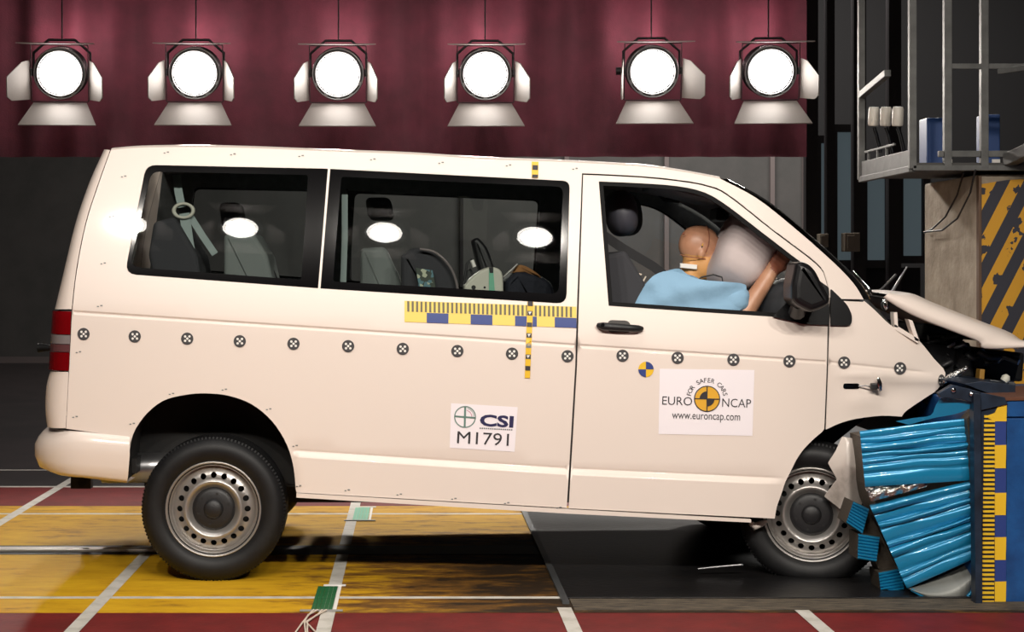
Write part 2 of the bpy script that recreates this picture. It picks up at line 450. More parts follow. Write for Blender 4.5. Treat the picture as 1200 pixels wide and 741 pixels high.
# ------------------------------------------------------------------ the hall (structure)
def struct(name, mb, m, parent=None):
    return mb.build(name, m, parent, kind=None if parent else 'structure')
XL, XR, YB, YF, ZC = -9, 11, 18.4, -13, 9
fl = struct('floor', MB().box(((XL+XR)/2, (YB+YF)/2, -.1), (XR-XL, YB-YF, .2)), floor_dk)
struct('ceiling', MB().box(((XL+XR)/2, (YB+YF)/2, ZC+.1), (XR-XL, YB-YF, .2)), walldk)
struct('wall_left', MB().box((XL-.1, (YB+YF)/2, ZC/2), (.2, YB-YF, ZC)), walldk)
struct('wall_right', MB().box((XR+.1, (YB+YF)/2, ZC/2), (.2, YB-YF, ZC)), walldk)
struct('wall_front', MB().box(((XL+XR)/2, YF-.1, ZC/2), (XR-XL, .2, ZC)), walldk)
wb = struct('wall_back', MB().box(((XL+XR)/2, YB+.1, ZC/2), (XR-XL, .2, ZC)), walldk)
struct('baseboard_back', MB().box(((XL+4)/2, YB-.05, .05), (4-XL, .1, .1)), postm)
# grey lining panels of the back wall, with pale posts in front of the joints
zt = P(0, 178, YB-.1).z
edges = [-700, -330, -40, 190, 410, 540, 664, 781, 905, 943]
for a, b in zip(edges[:-1], edges[1:]):
    xa, xb = P(a, 0, YB-.1).x+.02, P(b, 0, YB-.1).x-.02
    MB().box(((xa+xb)/2, YB-.05, zt/2+.05), (xb-xa, .1, zt-.1)).build('wall_panel', wallm, wb)
for a, h in ((664, 4.6), (781, 4.4), (905, 3.6), (943, 3.6)):
    x = P(a, 0, YB-.15).x
    MB().box((x, YB-.14, h/2), (.07, .08, h)).build('wall_post', postm, wb)
for a in (541, 410, 190):
    x = P(a, 0, YB-.15).x
    MB().box((x, YB-.13, zt/2), (.05, .06, zt)).build('wall_post', mullm, wb)
# dark windows beyond the barrier, framed by dark columns
def win(n, x0, x1, y0, y1, Y):
    a = P(x0, y0, Y); b = P(x1, y1, Y); z = (a.z+b.z)/2; xm = (a.x+b.x)/2; W_ = b.x-a.x; H = a.z-b.z
    mb = MB()
    for sx in (-1, 1): mb.box((xm+sx*(W_/2+.05), Y, z), (.1, .14, H+.2))
    for sz in (-1, 1): mb.box((xm, Y, z+sz*(H/2+.05)), (W_, .14, .1))
    o = struct('window_%d' % n, mb, mullm)
    MB().box((xm, Y+.03, z), (W_, .03, H)).build('pane', winm, o)
win(1, 961, 966, 168, 290, 14); win(2, 980, 999, 155, 305, 14); win(3, 1015, 1037, 206, 305, 14); win(4, 1057, 1080, 205, 300, 14)
for i, x in enumerate((950, 972, 1006, 1047)):
    X = P(x, 0, 13.6).x
    struct('trim_%d' % (i+1), MB().box((X, 13.6, ZC/2), (.16 if i != 1 else .1, .16, ZC)), mullm)
X = P(1000, 0, 13.9).x
struct('trim_5', MB().box((P(1010, 0, 13.9).x, 14.1, .75), (P(1090, 0, 13.9).x-P(945, 0, 13.9).x, .1, 1.5)), walldk)

# floor markings: painted strips, all parallel to the track
def strip(name, x0, x1, y0, y1, z, m, h=.002):
    return MB().box(((x0+x1)/2, (y0+y1)/2, z+h/2), (x1-x0, y1-y0, h)).build(name, m, fl)
strip('red_paint', -8, 9, -5.5, 2.58, 0, redf, .001)
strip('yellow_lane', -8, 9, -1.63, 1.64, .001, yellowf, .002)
strip('track_line', -8, .64, -1.325, -1.28, .003, whitel, .001)
strip('track_line', -8, .64, 1.28, 1.325, .003, whitel, .001)
strip('track_line', -8, 9, 2.57, 2.63, .001, whitel, .001)
strip('track_line', -8, 9, 3.55, 3.59, .0005, whitel, .001)
for k in range(-6, 6):
    X = .64+k
    if k >= 0:
        strip('cross_line', X-.03, X+.03, -5.5, -1.53, .0035, whitel, .001)
    else:
        strip('cross_line', X-.03, X+.03, -5.5, -.16, .0035, whitel, .001); strip('cross_line', X-.03, X+.03, .16, 3.55, .0035, whitel, .001)
# tow rail slot
strip('rail_slot', -8, .64, -.16, .12, .003, mat('slot_black', (10, 10, 10), .6), .002)
MB().box((-4.7, -.045, .012), (7.0, .09, .014), bevel=.003).build('tow_rail', silverrail, fl)
# grimy edge strip and steel pit cover in front of the barrier
strip('grimy_edge', .68, 3.2, -1.585, -1.34, .003, mat('grimy_concrete', (104, 92, 76), .8, col2=(44, 40, 34), scale=9, bump=.4, stretch=(1, 5, 1)), .003)
MB().box((2.45, .0, .006), (3.56, 2.68, .012), bevel=.002).build('pit_cover', blackplate, fl)
MB().box((.655, .0, .008), (.03, 2.9, .014)).build('pit_edge_angle', greysheet, fl)

# ------------------------------------------------------------------ curtain added behind the lamps, imitating red lens glare
def curtain(name, px0, px1, pyt, pyb, Y, m, label, amp=.05, wl=.2):
    a = P(px0, 0, Y).x; b = P(px1, 0, Y).x; zt = P(0, pyt, Y).z; zb = P(0, pyb, Y).z
    n = int((b-a)/.035); rows = []
    for z in (zt, (zt*2+zb)/3, (zt+2*zb)/3, zb):
        r = []
        for i in range(n+1):
            x = a+(b-a)*i/n; ph = 2*PI*x/wl+.9*math.sin(x*2.1)+.5*math.sin(x*5.3)
            r.append(Vector((x, Y+amp*math.sin(ph)*(.7+.3*math.sin(x*1.3)), z)))
        rows.append(r)
    mb = MB().grid(rows)
    return mb.build(name, m, None, label=label, cat='curtain')
curtain('glare_curtain', -160, 945, -140, 184, 4.98, curtainm, 'long maroon curtain added behind the row of spotlights, standing in for red glare', amp=.035, wl=.33)

# ------------------------------------------------------------------ spotlights
def aim_matrix(loc, target):
    d = (Vector(target)-Vector(loc)).normalized()          # lamp axis is local -Y
    y = -d; x = y.cross(Vector((0, 0, 1))).normalized()*1; z = x.cross(y)
    x = y.cross(z)*1
    M = Matrix((x, y, z)).transposed()
    if M.determinant() < 0: M = Matrix((-x, y, z)).transposed()
    return Matrix.Translation(loc) @ M.to_4x4()

def spot(name, loc, target, power, angle, blend, size, parent=None, col=WARM):
    l = bpy.data.lights.new(name, 'SPOT'); l.energy = power; l.spot_size = angle; l.spot_blend = blend; l.shadow_soft_size = size; l.color = col
    o = bpy.data.objects.new(name, l); C.objects.link(o)
    d = Vector(target)-Vector(loc); q = d.to_track_quat('-Z', 'Y')
    o.rotation_euler = q.to_euler(); o.location = Vector(loc)-(WLOC[parent.name] if parent else Vector())
    if parent: o.parent = parent
    return o

def lamp(loc, target, label, ang, power, group, halo=0, beam=PI*.55, hang=2.5, btarget=None):
    M = aim_matrix(loc, target)
    o = empty('studio_spotlight', loc, label, 'spotlight', group)
    T = lambda p: M @ Vector(p)
    MB().lathe([(.0, .36), (.11, .36), (.15, .33), (.16, .26), (.19, .24), (.19, .03), (.20, .02), (.20, -.0), (.165, -.0), (.16, .02), (.155, .05)], M, 32).build('housing', lampbody, o)
    for k in range(5): MB().lathe([(.19, .06+k*.035), (.2, .065+k*.035), (.19, .075+k*.035)], M, 28).build('cooling_rib', lampbody, o)
    prof = [(.0001, -.026)]+[(.156*math.sin(t), .004-.03*math.cos(t)) for t in (.3, .6, .9, 1.2, 1.5)]
    MB().lathe(prof, M, 32).build('lens', lensm, o)
    for r in (.172, .192):
        MB().lathe([(r+.006*math.cos(a), -.012+.006*math.sin(a)) for a in [2*PI*k/6 for k in range(6)]], M, 40, close=True).build('lens_ring', steel, o)
    for a in (-.4, -1.0, -1.57, -2.1, -2.7):
        MB().box(T((.182*math.cos(a), -.014, .182*math.sin(a))), (.03, .02, .012), (M.to_3x3() @ Matrix.Rotation(-a-PI/2, 3, 'Y'))).build('lens_clip', steel, o)
    # four barn door leaves hinged on a square frame
    for k in range(4):
        R = Matrix.Rotation(k*PI/2, 4, 'Y')
        MB().tube([T(R @ Vector((-.215, -.005, -.215))), T(R @ Vector((.215, -.005, -.215)))], .004, 6).build('frame_bar', lampbody, o)
    for k, (a, hin, out, L) in enumerate(((ang[0], .15, .12, .24), (ang[1], .15, .12, .24), (ang[2], .2, .29, .25), (ang[3], .2, .29, .27))):
        if k == 0: ax, n = Vector((0, 0, 1)), Vector((-1, 0, 0))
        elif k == 1: ax, n = Vector((0, 0, 1)), Vector((1, 0, 0))
        elif k == 2: ax, n = Vector((1, 0, 0)), Vector((0, 0, 1))
        else: ax, n = Vector((1, 0, 0)), Vector((0, 0, -1))
        h = n*.225+Vector((0, -.01, 0)); d = n*math.sin(a)+Vector((0, -1, 0))*math.cos(a)
        if k < 2: q = [h-ax*.2, h+ax*.10, h+d*(L*.35)+ax*.085, h+d*L-ax*.02, h+d*L-ax*.17, h+d*(L*.8)-ax*.2]
        else: q = [h-ax*hin, h+ax*hin, h+d*L+ax*out, h+d*L-ax*out]
        th = d.cross(ax).normalized()*.004
        m_ = len(q); vs = [T(p-th) for p in q]+[T(p+th) for p in q]
        MB().add(vs, [tuple(range(m_)), tuple(range(m_, 2*m_))[::-1]]+[(i, m_+i, m_+(i+1) % m_, (i+1) % m_) for i in range(m_)]).build('barn_door', leafm, o)
    # yoke and hanger
    L3 = Vector(loc); r_ = (M.to_3x3() @ Vector((1, 0, 0)))
    c = T((0, .14, 0))
    top = c+Vector((0, 0, .25))
    MB().tube([c-r_*.215, c-r_*.215+Vector((0, 0, .15)), top-r_*.10, top+r_*.10, c+r_*.215+Vector((0, 0, .15)), c+r_*.215], .011, 6).build('yoke', lampbody, o)
    MB().tube([top, Vector((top.x, top.y, hang-.032))], .006, 6).build('hanger_rod', lampbody, o)
    for sg in (-1, 1): MB().tube([c+r_*.27*sg, c+r_*.2*sg], .03, 8).build('pivot_knob', black_pl, o)
    f = M.to_3x3() @ Vector((0, -1, 0))
    spot('lamp_beam', L3+f*.06, btarget or target, power, beam, .5, .12, o)
    if halo:   # added glow behind the housing, imitates the red glare halo on the curtain
        l = bpy.data.lights.new('added_halo_glow', 'POINT'); l.energy = halo; l.color = (1, .66, .68); l.shadow_soft_size = .08
        g = bpy.data.objects.new('added_halo_glow', l); C.objects.link(g); g.parent = o
        g.location = (T((0, .52, .27))-L3)
    return o

YL = 4.2; ZP = 5.0
back = [(70, 86, 'leftmost', "above the van's tail", (.65, .5)), (228, 86, 'second from left', 'above the rear side window', (.46, .36)), (396, 87, 'third from left', 'over the white strip between the side windows', (.42, .32)),
        (569, 87, 'fourth from left', 'above the middle side window', (.38, .44)), (765, 84, 'fifth from left', 'above the front door, left leaf edge-on', (.12, .68)), (903, 84, 'rightmost', 'above the windscreen pillar', (.44, .46))]
for x, y, nm, where, (aL, aR) in back:
    p = P(x, y, YL)
    lamp(p, (p.x*.62, -8, .9), 'lit spotlight, %s of the row, %s' % (nm, where), (aL, aR, .045, .60), BACK_POWER, 'studio spotlights in a row behind the van', HALO_POWER, hang=ZP, btarget=(p.x*.7, -5, .0))
mb = MB().tube([(-4.4, YL+.14, ZP), (3.6, YL+.14, ZP)], .03, 10)
mb.build('lighting_pipe', lampbody, None, label='horizontal steel pipe above the picture carrying the row of spotlights', cat='pipe')
# the camera-side bank, seen only as reflections in the side glass
FRONTX = (-2.3, -1.33, -.07, 1.25, 2.4, 3.5)
YN, ZN = -7.2, 4.6
names = ('first', 'second', 'third', 'fourth', 'fifth', 'sixth')
for i, x in enumerate(FRONTX):
    lamp((x, YN, ZN), (x*.6+.1, -.9, .9), 'camera-side studio spotlight facing the van, %s from the left' % names[i], (.7, .7, .6, .6), NEAR_POWER, 'studio spotlights on the camera side', 0, hang=8.2, beam=math.radians(56))
MB().tube([(-3.2, YN-.12, 8.2), (4.2, YN-.12, 8.2)], .03, 10).build('lighting_pipe', lampbody, None, label='horizontal steel pipe over the camera side carrying spotlights', cat='pipe')
#==VAN==
# ------------------------------------------------------------------ the van
van = empty('van', (0.4, 0, 0), 'white passenger van crashed nose-first into the blue barrier', 'van')

roof_line = cat([(130, 176), (165, 173.2), (232, 172.5), (300, 174), (390, 177.7), (480, 181), (564, 186.5), (660, 190), (749, 195), (797, 201), (844, 209.5)], 4)
apillar = cat([(844, 209.5), (886, 232), (927, 264), (975, 306), (1000, 332), (1012, 351)], 4)
door_top = cat([(682, 203), (752, 206.5), (800, 211.5), (829, 217), (853, 227.5), (906, 269), (957, 308), (968, 326), (973, 349)], 4)
hatch_seam = cat([(130, 176), (116, 215), (101, 262), (90, 318), (85, 363)], 4)
arch = cat([(150, 563), (153, 518), (167, 490.5), (190, 470.5), (217, 463), (241, 461.2), (268, 464), (295, 474), (319, 494), (336, 521), (344, 548), (346.8, 579)], 4)
q_win = rc([(171, 193), (384.5, 197.5), (373, 338.3), (146, 321.5)], [12, 1, 1, 14])
m_win = rc([(386.8, 197.7), (668, 212), (664, 356.5), (375.2, 338.5)], [1, 9, 12, 1])
d_win = cat([(702, 213), (749, 215), (794, 218.5), (826, 226), (853, 242), (892, 272), (927, 299), (941, 311), (956, 340), (962, 374)], 3)+[(909, 371.3), (811, 365), (713.5, 358.3)]
G = .9
side = roof_line+apillar[1:]+[(985, 350.5), (975, 349)]+door_top[::-1]+[(677.2-G, 354), (675-G, 429), (665-G, 595.6), (347.5, 577.5)]+arch[::-1][1:-3]+[(152.5, 519), (151, 513), (77.5, 502.5), (81, 435), (84.5, 364)]+hatch_seam[::-1][1:-1]
hole_q = inset(q_win, .2); hole_m = inset(m_win, .2)
panel('body_side', side, [hole_q, hole_m], white, van)
panel('body_side', side, [hole_q, hole_m], white, van, step=26, far=True, extra=None)
# seals: thin dark shell behind the seams, also the cabin lining
lining = roof_line+apillar[1:]+[(1035, 380), (1085, 420), (1060, 478), (985, 486), (955, 505), (925, 550), (908, 604), (670, 592), (352, 575), (352, 540), (341, 510), (322, 480), (297, 462), (268, 452), (241, 449), (215, 451), (188, 458), (160, 480), (147, 500), (90, 497), (90, 372)]
holes_l = [inset(q_win, 6), inset(m_win, 6), inset(d_win, 3)]
for far in (False, True):
    panel('cabin_lining', inset(lining, 3), holes_l, trim if far else seam, van, step=26, off=.03, thick=.004, extra=None, far=far, ym=lambda x, y: -hw(x, y, False))

# side windows: black printed border with the clear pane inside
def window(poly, inner, far, gl, nm):
    o = panel(nm, inset(poly, .55), [inner], gloss_black, van, step=7, thick=.006, off=.004, extra=None, far=far, ym=lambda x, y: -hw(x, y, False))
    panel('pane', inner, [], gl, o, step=12, thick=0, off=.005, extra=None, far=far, ym=lambda x, y: -hw(x, y, False))
q_in = rc([(177, 201), (361, 205), (353, 328), (152, 313)], [10, 4, 4, 12])
m_in = rc([(400, 207), (660, 219), (655, 345), (390, 330)], [4, 8, 10, 4])
window(q_win, q_in, False, glass_dk, 'rear_side_window'); window(m_win, m_in, False, glass_dk, 'middle_side_window')
qf = rc([(176, 202), (376, 206), (366, 329), (155, 314)], 8); mf = rc([(402, 208), (660, 219), (655, 346), (392, 331)], 8)
window(q_win, qf, True, glass_far, 'rear_side_window'); window(m_win, mf, True, glass_far, 'middle_side_window')

# front door
seal_m = mat('window_seal', (11, 11, 12), .7, spec=.2)
door_front = [(973.5, 350), (971, 383), (970, 430), (967, 503)]
f_arch = cat([(967, 504), (955, 514), (942.7, 526.5), (934, 539), (928, 551), (921, 565), (916, 580), (911, 594), (908.5, 608)], 3)
door = [(x, y+1.6) for x, y in inset(door_top, 0)]
door = [(683.6, 205)]+[(x-.6, y+1.8) for x, y in door_top[1:]]+[(x-1.1, y) for x, y in door_front]+[(x-.6, y) for x, y in f_arch[1:]]+[(908, 608), (666.6, 596), (676.4, 429), (678.6, 354)]
dobj = panel('front_door', door, [inset(d_win, -.3)], white, van)
dfar = panel('front_door', door, [inset(d_win, -.3)], white, van, step=26, far=True, extra=None)
for far, o in ((False, dobj), (True, dfar)):
    panel('window_frame', d_win, [inset(d_win, 4.6)], seal_m, o, step=14, thick=.03, off=-.002, extra=None, far=far, ym=lambda x, y: -hw(x, y, False))
    if far:   # the near window is wound down
        panel('pane', inset(d_win, 4.2), [], glass_cl, o, step=16, thick=0, off=.012, extra=None, far=far, ym=lambda x, y: -hw(x, y, False))
# handle
def on(px, py, lift=0.0):
    return P(px, py, -hw(px, py, False)-lift)
panel('handle_recess', rc([(712, 375), (738, 376), (740, 390), (712, 390)], 6), [], seam, dobj, step=6, thick=0, off=-.001, extra=None)
mb = MB(); mb.tube([on(700.5, 381.5, .012), on(706, 382.5, .026), on(720, 383.4, .032), on(738, 384.6, .03), on(748, 385.2, .022), on(752.5, 385.3, .01)], [.012, .019, .018, .017, .016, .011], 10)
hd = mb.build('door_handle', black_pl, dobj)
MB().disc(None, .009, Matrix.Translation(on(706.4, 381, .046)), 14).build('lock_cylinder', chrome, dobj)

# wing (front fender), crumpled at its tip
fender = [(974.5, 352), (986, 352.8), (1012, 354)]+cat([(1013, 353), (1024, 362.5), (1044, 381.5), (1062, 391), (1077, 399.5), (1094, 420), (1108, 437.5), (1099, 456), (1085, 466), (1063, 481), (1057, 488)], 3)+cat([(1057, 488.5), (1033, 487.4), (1003.7, 491), (985, 496), (968.2, 503.5)], 3)+[(971, 430), (972.2, 383)]
GW = [(x, belt(x)+.0085*(x-975)*0-(x-975)*.0665+(x-975)*.105+d) for x in range(976, 1092, 5) for d in (-3, -1.2, 0, 1.2, 3)]
def yw(px, py):
    v = hw(px, py)
    t = py-(belt(975)+(px-975)*.105)
    v -= .006*math.exp(-(t/1.6)**2)*(1-sstep(1070, 1090, px))
    return -v
wing = panel('front_wing', fender, [], white, van, step=7, ym=yw, extra=GW)
panel('front_wing', fender, [], white, van, step=18, far=True, extra=None)

# sill strip
panel('sill', [(347.5, 578.3), (665, 597), (880, 609), (880, 612.5), (665, 602), (347.5, 583.2)], [], white, van, step=6, thick=.05, off=-.006, extra=None)
panel('sill', [(347.5, 578.3), (665, 597), (880, 609), (880, 612.5), (665, 602), (347.5, 583.2)], [], white, van, step=20, thick=.05, extra=None, far=True)

# roof skin, tail, windscreen: swept across the van
def sweep(edge, name, m, bulge, n=14, axis='z', inx=0, yo=None, exp=.7):
    rows = []
    for px, py in edge:
        y = -hw(px, py); a = P(px, py, y); r = []
        for k in range(n+1):
            t = PI*k/n; q = Vector((a.x, y*math.cos(t), a.z)); b = math.sin(t)**exp*bulge
            if axis == 'z': q.z += b
            else: q.x += b
            r.append(q)
        rows.append(r)
    return MB().grid(rows).build(name, m, van)
sweep(roof_line, 'roof', white, .03)
sweep(apillar, 'windscreen', glass_cl, .10, axis='x')
# rear corner: rounded from the side panel round to the tail
def tail(name, seam_pts, sil_pts, m, n=9, off=0.0, across=True, near=True, far=True, parent=None):
    res = []
    for sg in ([1] if near else [])+([-1] if far else []):
        rows = []
        for (xs, ys), (xl, yl) in zip(seam_pts, sil_pts):
            y0 = -hw(xs, ys); a = P(xs, ys, y0); b = P(xl, yl, y0+.1); r = []
            for k in range(n+1):
                t = PI/2*k/n
                r.append(Vector((a.x+(b.x-a.x)*math.sin(t)-off*math.sin(t), sg*(y0-off*math.cos(t)+.17*(1-math.cos(t))), a.z+(b.z-a.z)*math.sin(t))))
            if across and sg == 1:
                for k in range(1, 7): r.append(Vector((b.x-.03*math.sin(PI*k/12)-off, (y0+.17)*(1-k/6), b.z)))
            elif across:
                for k in range(1, 7): r.append(Vector((b.x-.03*math.sin(PI*k/12)-off, -(y0+.17)*(1-k/6), b.z)))
            rows.append(r)
        res.append(MB().grid(rows).build(name, m, parent or van))
    return res
s1 = cat([(129, 176), (115, 215), (100, 262), (89, 318), (84, 362.5)], 4); l1 = cat([(121, 175.5), (104, 212), (87, 261), (73, 318), (62, 362.5)], 4)
tail('tailgate', s1, l1, white)
s2 = [(84-3*k/6, 364.5+70.5*k/6) for k in range(7)]; l2 = [(61-4.5*k/6, 363.5+70*k/6) for k in range(7)]
tail('tailgate_middle', s2, [(x+5, y) for x, y in l2], seam)
def lens(k0, k1, m, nm):
    f = lambda L, k: (L[0][0]+(L[-1][0]-L[0][0])*k/6, L[0][1]+(L[-1][1]-L[0][1])*k/6)
    ks = [k0+(k1-k0)*i/5 for i in range(6)]
    return tail(nm, [f(s2, k) for k in ks], [f(l2, k) for k in ks], m, off=.008, across=False, far=False)[0]
tl = lens(0.05, 2.35, redlens, 'tail_light')
def lens_child(k0, k1, m, nm):
    o = lens(k0, k1, m, nm); o.parent = tl; o.location = WLOC[o.name]-WLOC[tl.name]
lens_child(2.42, 3.3, clearlens, 'reversing_lens'); lens_child(3.36, 4.1, mat('smoky_lens', (96, 60, 62), .12, coat=.5), 'indicator_lens'); lens_child(4.16, 5.95, redlens, 'stop_lens')
s3 = cat([(80.5, 436), (79.5, 455), (78, 485), (77, 502)], 4); l3 = cat([(57, 435), (52, 452), (50.5, 480), (53, 500.5)], 4)
tail('rear_corner', s3, l3, white)
for k in (0, 1):   # far lamp
    pass
MB().tube([P(62, 408, -.6), P(50, 407.5, -.6), P(44, 408, -.6)], [.012, .02, .022], 8).build('tailgate_handle', MATS['window_seal'], van)

# rear bumper
prof_n = [(x, y) for x, y in cat([(53, 501), (44, 510), (34, 519), (30.5, 527), (31, 540), (36, 549), (50, 554.5), (90, 559)], 3)]
def bumper():
    # cross-section rows run round the corner; near end closes at the wheel arch
    rows = []
    secs = [(0, 501.5, 0), (.15, 503.5, .012), (.35, 508.5, .026), (.55, 515, .034), (.75, 524, .035), (1, 538, .028), (1, 549, .016), (.8, 554.5, -.01)]
    for i, (o, yy, bulge) in enumerate(secs):
        xl = [53, 47, 41, 35.5, 31, 31, 36, 52][i]
        r = []
        yend = yy+[10.5, 10.5, 9.5, 9, 10, 11, 13, 12][i]
        for px in (152-1.2*max(0, i-4), 140, 125, 110, 96):
            k = (152-px)/(152-xl); py = yend+(yy-yend)*k; r.append(P(px, py, -hw(px, py, False)-bulge*.8))
        a = r[-1]; b = P(xl, yy, a.y+.12)
        for j in range(1, 8):
            t = PI/2*j/7; r.append(Vector((a.x+(b.x-a.x)*math.sin(t), a.y+.34*(1-math.cos(t)), a.z+(b.z-a.z)*math.sin(t))))
        for j in range(1, 8):
            r.append(Vector((b.x-.02*math.sin(PI*j/14), (a.y+.34)*(1-j/7), b.z)))
        r = r+[Vector((v.x, -v.y, v.z)) for v in r[::-1][1:]]
        rows.append(r)
    rows.append([Vector((v.x+(.12 if v.x < -1.55 else .02), v.y*.88, v.z+.012)) for v in rows[-1]])
    return MB().grid(rows).build('rear_bumper', white, van)
bumper()
MB().box(P(96, 565, -.3), (.1, .06, .06)).tube([P(96, 566, -.35), P(96, 566, .35)], .02, 8).build('tow_bracket', darkmetal, van)

# floor pan, wheel arch liners, bulkheads
def liner(name, pts, y0, y1, m=dark):
    rows = []
    for px, py in pts:
        q = P(px, py, -.93); yo = math.copysign(min(abs(y0), hw(px, py, False)-.035), y0); rows.append([Vector((q.x, yo, q.z)), Vector((q.x, (y0+y1)/2, q.z)), Vector((q.x, y1, q.z))])
    mb = MB().grid(rows)
    c = [r[-1] for r in rows]; mb.add(c, [tuple(range(len(c)))], False)
    return mb.build(name, m, van)
for sg in (1, -1):
    liner('arch_liner', [(149, 562)]+cat([(149, 562), (151, 517), (165, 488), (189, 467.5), (217, 460), (241, 458), (269, 461), (297, 471), (321, 492), (338, 520), (346, 548), (348, 580)], 4)[1:], -.925*sg, -.58*sg)
    liner('arch_liner', cat([(905, 609), (916, 575), (930, 545), (944, 522), (968, 500), (1004, 488), (1033, 484), (1058, 486)], 4), -.86*sg, -.52*sg)
def pan(x0, x1, y0, y1, z0, z1, name, m=dark):
    MB().box(((x0+x1)/2, (y0+y1)/2, (z0+z1)/2), (x1-x0, y1-y0, z1-z0)).build(name, m, van)
pan(-1.3, 1.75, -.57, .57, .40, .48, 'floor_pan'); pan(-.5, 1.6, -.9, .9, .38, .44, 'floor_pan'); pan(-1.2, 1.3, -.25, .25, .28, .38, 'fuel_tank')
pan(-1.62, -1.3, -.8, .8, .49, .56, 'floor_pan')
pan(1.66, 1.72, -.8, .8, .46, 1.2, 'bulkhead')
MB().tube([P(120, 549, -.62), P(200, 548, -.62)], .072, 20).build('exhaust_silencer', steel, van)
MB().tube([P(250, 595, -.7), P(250, 595, .7)], .05, 10).build('rear_axle', darkmetal, van)
# headliner
rows = []
for px, py in roof_line[2:]+apillar[1:8]:
    y = -hw(px, py)+.06; a = P(px, py, y); rows.append([Vector((a.x, y*math.cos(PI*k/8), a.z-.035)) for k in range(9)])
MB().grid(rows).build('headliner', mat('headliner_cloth', (110, 104, 104), .9), van)

# wheels
def wheel(pc, yaw=0.0, squash=0.0, far=False, name='wheel'):
    R = Matrix.Translation(pc) @ Matrix.Rotation(yaw, 4, 'Z')
    if far: R = R @ Matrix.Rotation(PI, 4, 'Z')
    o = empty(name, pc, 'wheel', 'wheel'); del o['label']; del o['category']
    o.parent = van; o.location = Vector(pc)-WLOC[van.name]
    TR = R
    # tyre: sidewall profile with tread grooves
    pr = [(.222, .0), (.228, -.012), (.245, -.022), (.268, -.028), (.292, -.027), (.309, -.018), (.318, -.008), (.325, .0), (.331, .012)]
    yy = .024
    for g in range(4):
        pr += [(.335, yy), (.3355, yy+.026), (.328, yy+.028), (.328, yy+.036)]; yy += .038
    pr += [(.335, yy), (.331, .19), (.318, .205), (.292, .222), (.25, .22), (.222, .2), (.205, .19), (.205, .01)]
    mb = MB(); mb.lathe(pr, TR, 96, close=True)
    if squash:
        for v in mb.v:
            d = (pc[2]-.003)
            if v.z < .004: v.z = .004+(v.z-.004)*.02
    mb.build('tyre', rubber, o)
    # shoulder lugs
    mb = MB()
    for k in range(120):
        a = 2*PI*k/120
        Rk = TR @ Matrix.Rotation(a, 4, 'Y')
        mb.box(Rk @ Vector((.3235, .012, 0)), (.012, .022, .008), (Rk.to_3x3() @ Matrix.Rotation(.6, 3, 'Z')))
    t = mb.build('tread_lugs', rubber, o); t['kind'] = 'stuff'
    # pressed steel rim with a ring of twenty round holes
    rim_prof = [(.0, .02), (.05, .02), (.098, .022), (.104, .012), (.115, -.004), (.128, -.012), (.138, -.006), (.146, .008), (.155, .017), (.170, .022), (.183, .03), (.190, .04)]
    def dep(r):
        for (r0, d0), (r1, d1) in zip(rim_prof[:-1], rim_prof[1:]):
            if r <= r1: return d0+(d1-d0)*(r-r0)/(r1-r0)
        return rim_prof[-1][1]
    sc = 1000
    holes = [circ(157*math.cos(2*PI*k/20), 157*math.sin(2*PI*k/20), 14, 12) for k in range(20)]
    ex = [(r*math.cos(a), r*math.sin(a)) for r in (60, 99, 104, 110, 116, 122, 128, 133, 138, 142, 170, 178, 184) for a in [2*PI*k/64 for k in range(64)]]
    vs, fs, loops = cdt(circ(0, 0, 190, 64), holes, 14, ex)
    f3 = lambda p, d=0: TR @ Vector((p[0]/sc, dep(math.hypot(*p)/sc)+d, p[1]/sc))
    mb = MB(); mb.add([f3(p) for p in vs], fs, True)
    for L in loops[1:]:
        n = len(L); mb.add([f3(p) for p in L]+[f3(p, .008) for p in L], [(i, (i+1) % n, n+(i+1) % n, n+i) for i in range(n)], True)
    mb.build('rim_disc', silver, o)
    MB().lathe([(.190, .04), (.193, .05), (.199, .045), (.2, .018), (.204, .01), (.211, .008), (.213, -.006), (.219, -.01), (.223, -.004), (.222, .012), (.21, .03), (.204, .17)], TR, 64).build('rim_flange', silver, o)
    MB().disc(None, .2, TR, 32, .1).build('brake_backing', dark, o)
    MB().lathe([(.0001, .004), (.05, .004), (.08, .006), (.097, .012), (.1, .02)], TR, 40).build('hub_cap', black_pl, o)
    MB().lathe([(.0001, -.012), (.034, -.012), (.042, -.006), (.046, .004)], TR, 32).build('hub_boss', black_pl, o)
    for k in range(6):
        a = 2*PI*k/6+.3
        MB().disc(None, .006, TR @ Matrix.Translation((.072*math.cos(a), .0035, .072*math.sin(a))), 8).build('bolt_hole', dark, o)
    return o
YW = -.9
pR = P(250, 595, YW); pR.z = .336
wheel(pR)
wheel((pR.x, -YW, .336), far=True)
pF = P(951, 603.5, -.84)
wheel(pF, yaw=math.radians(-13), squash=.03)
wheel((pF.x-.1, .86, .336), far=True)

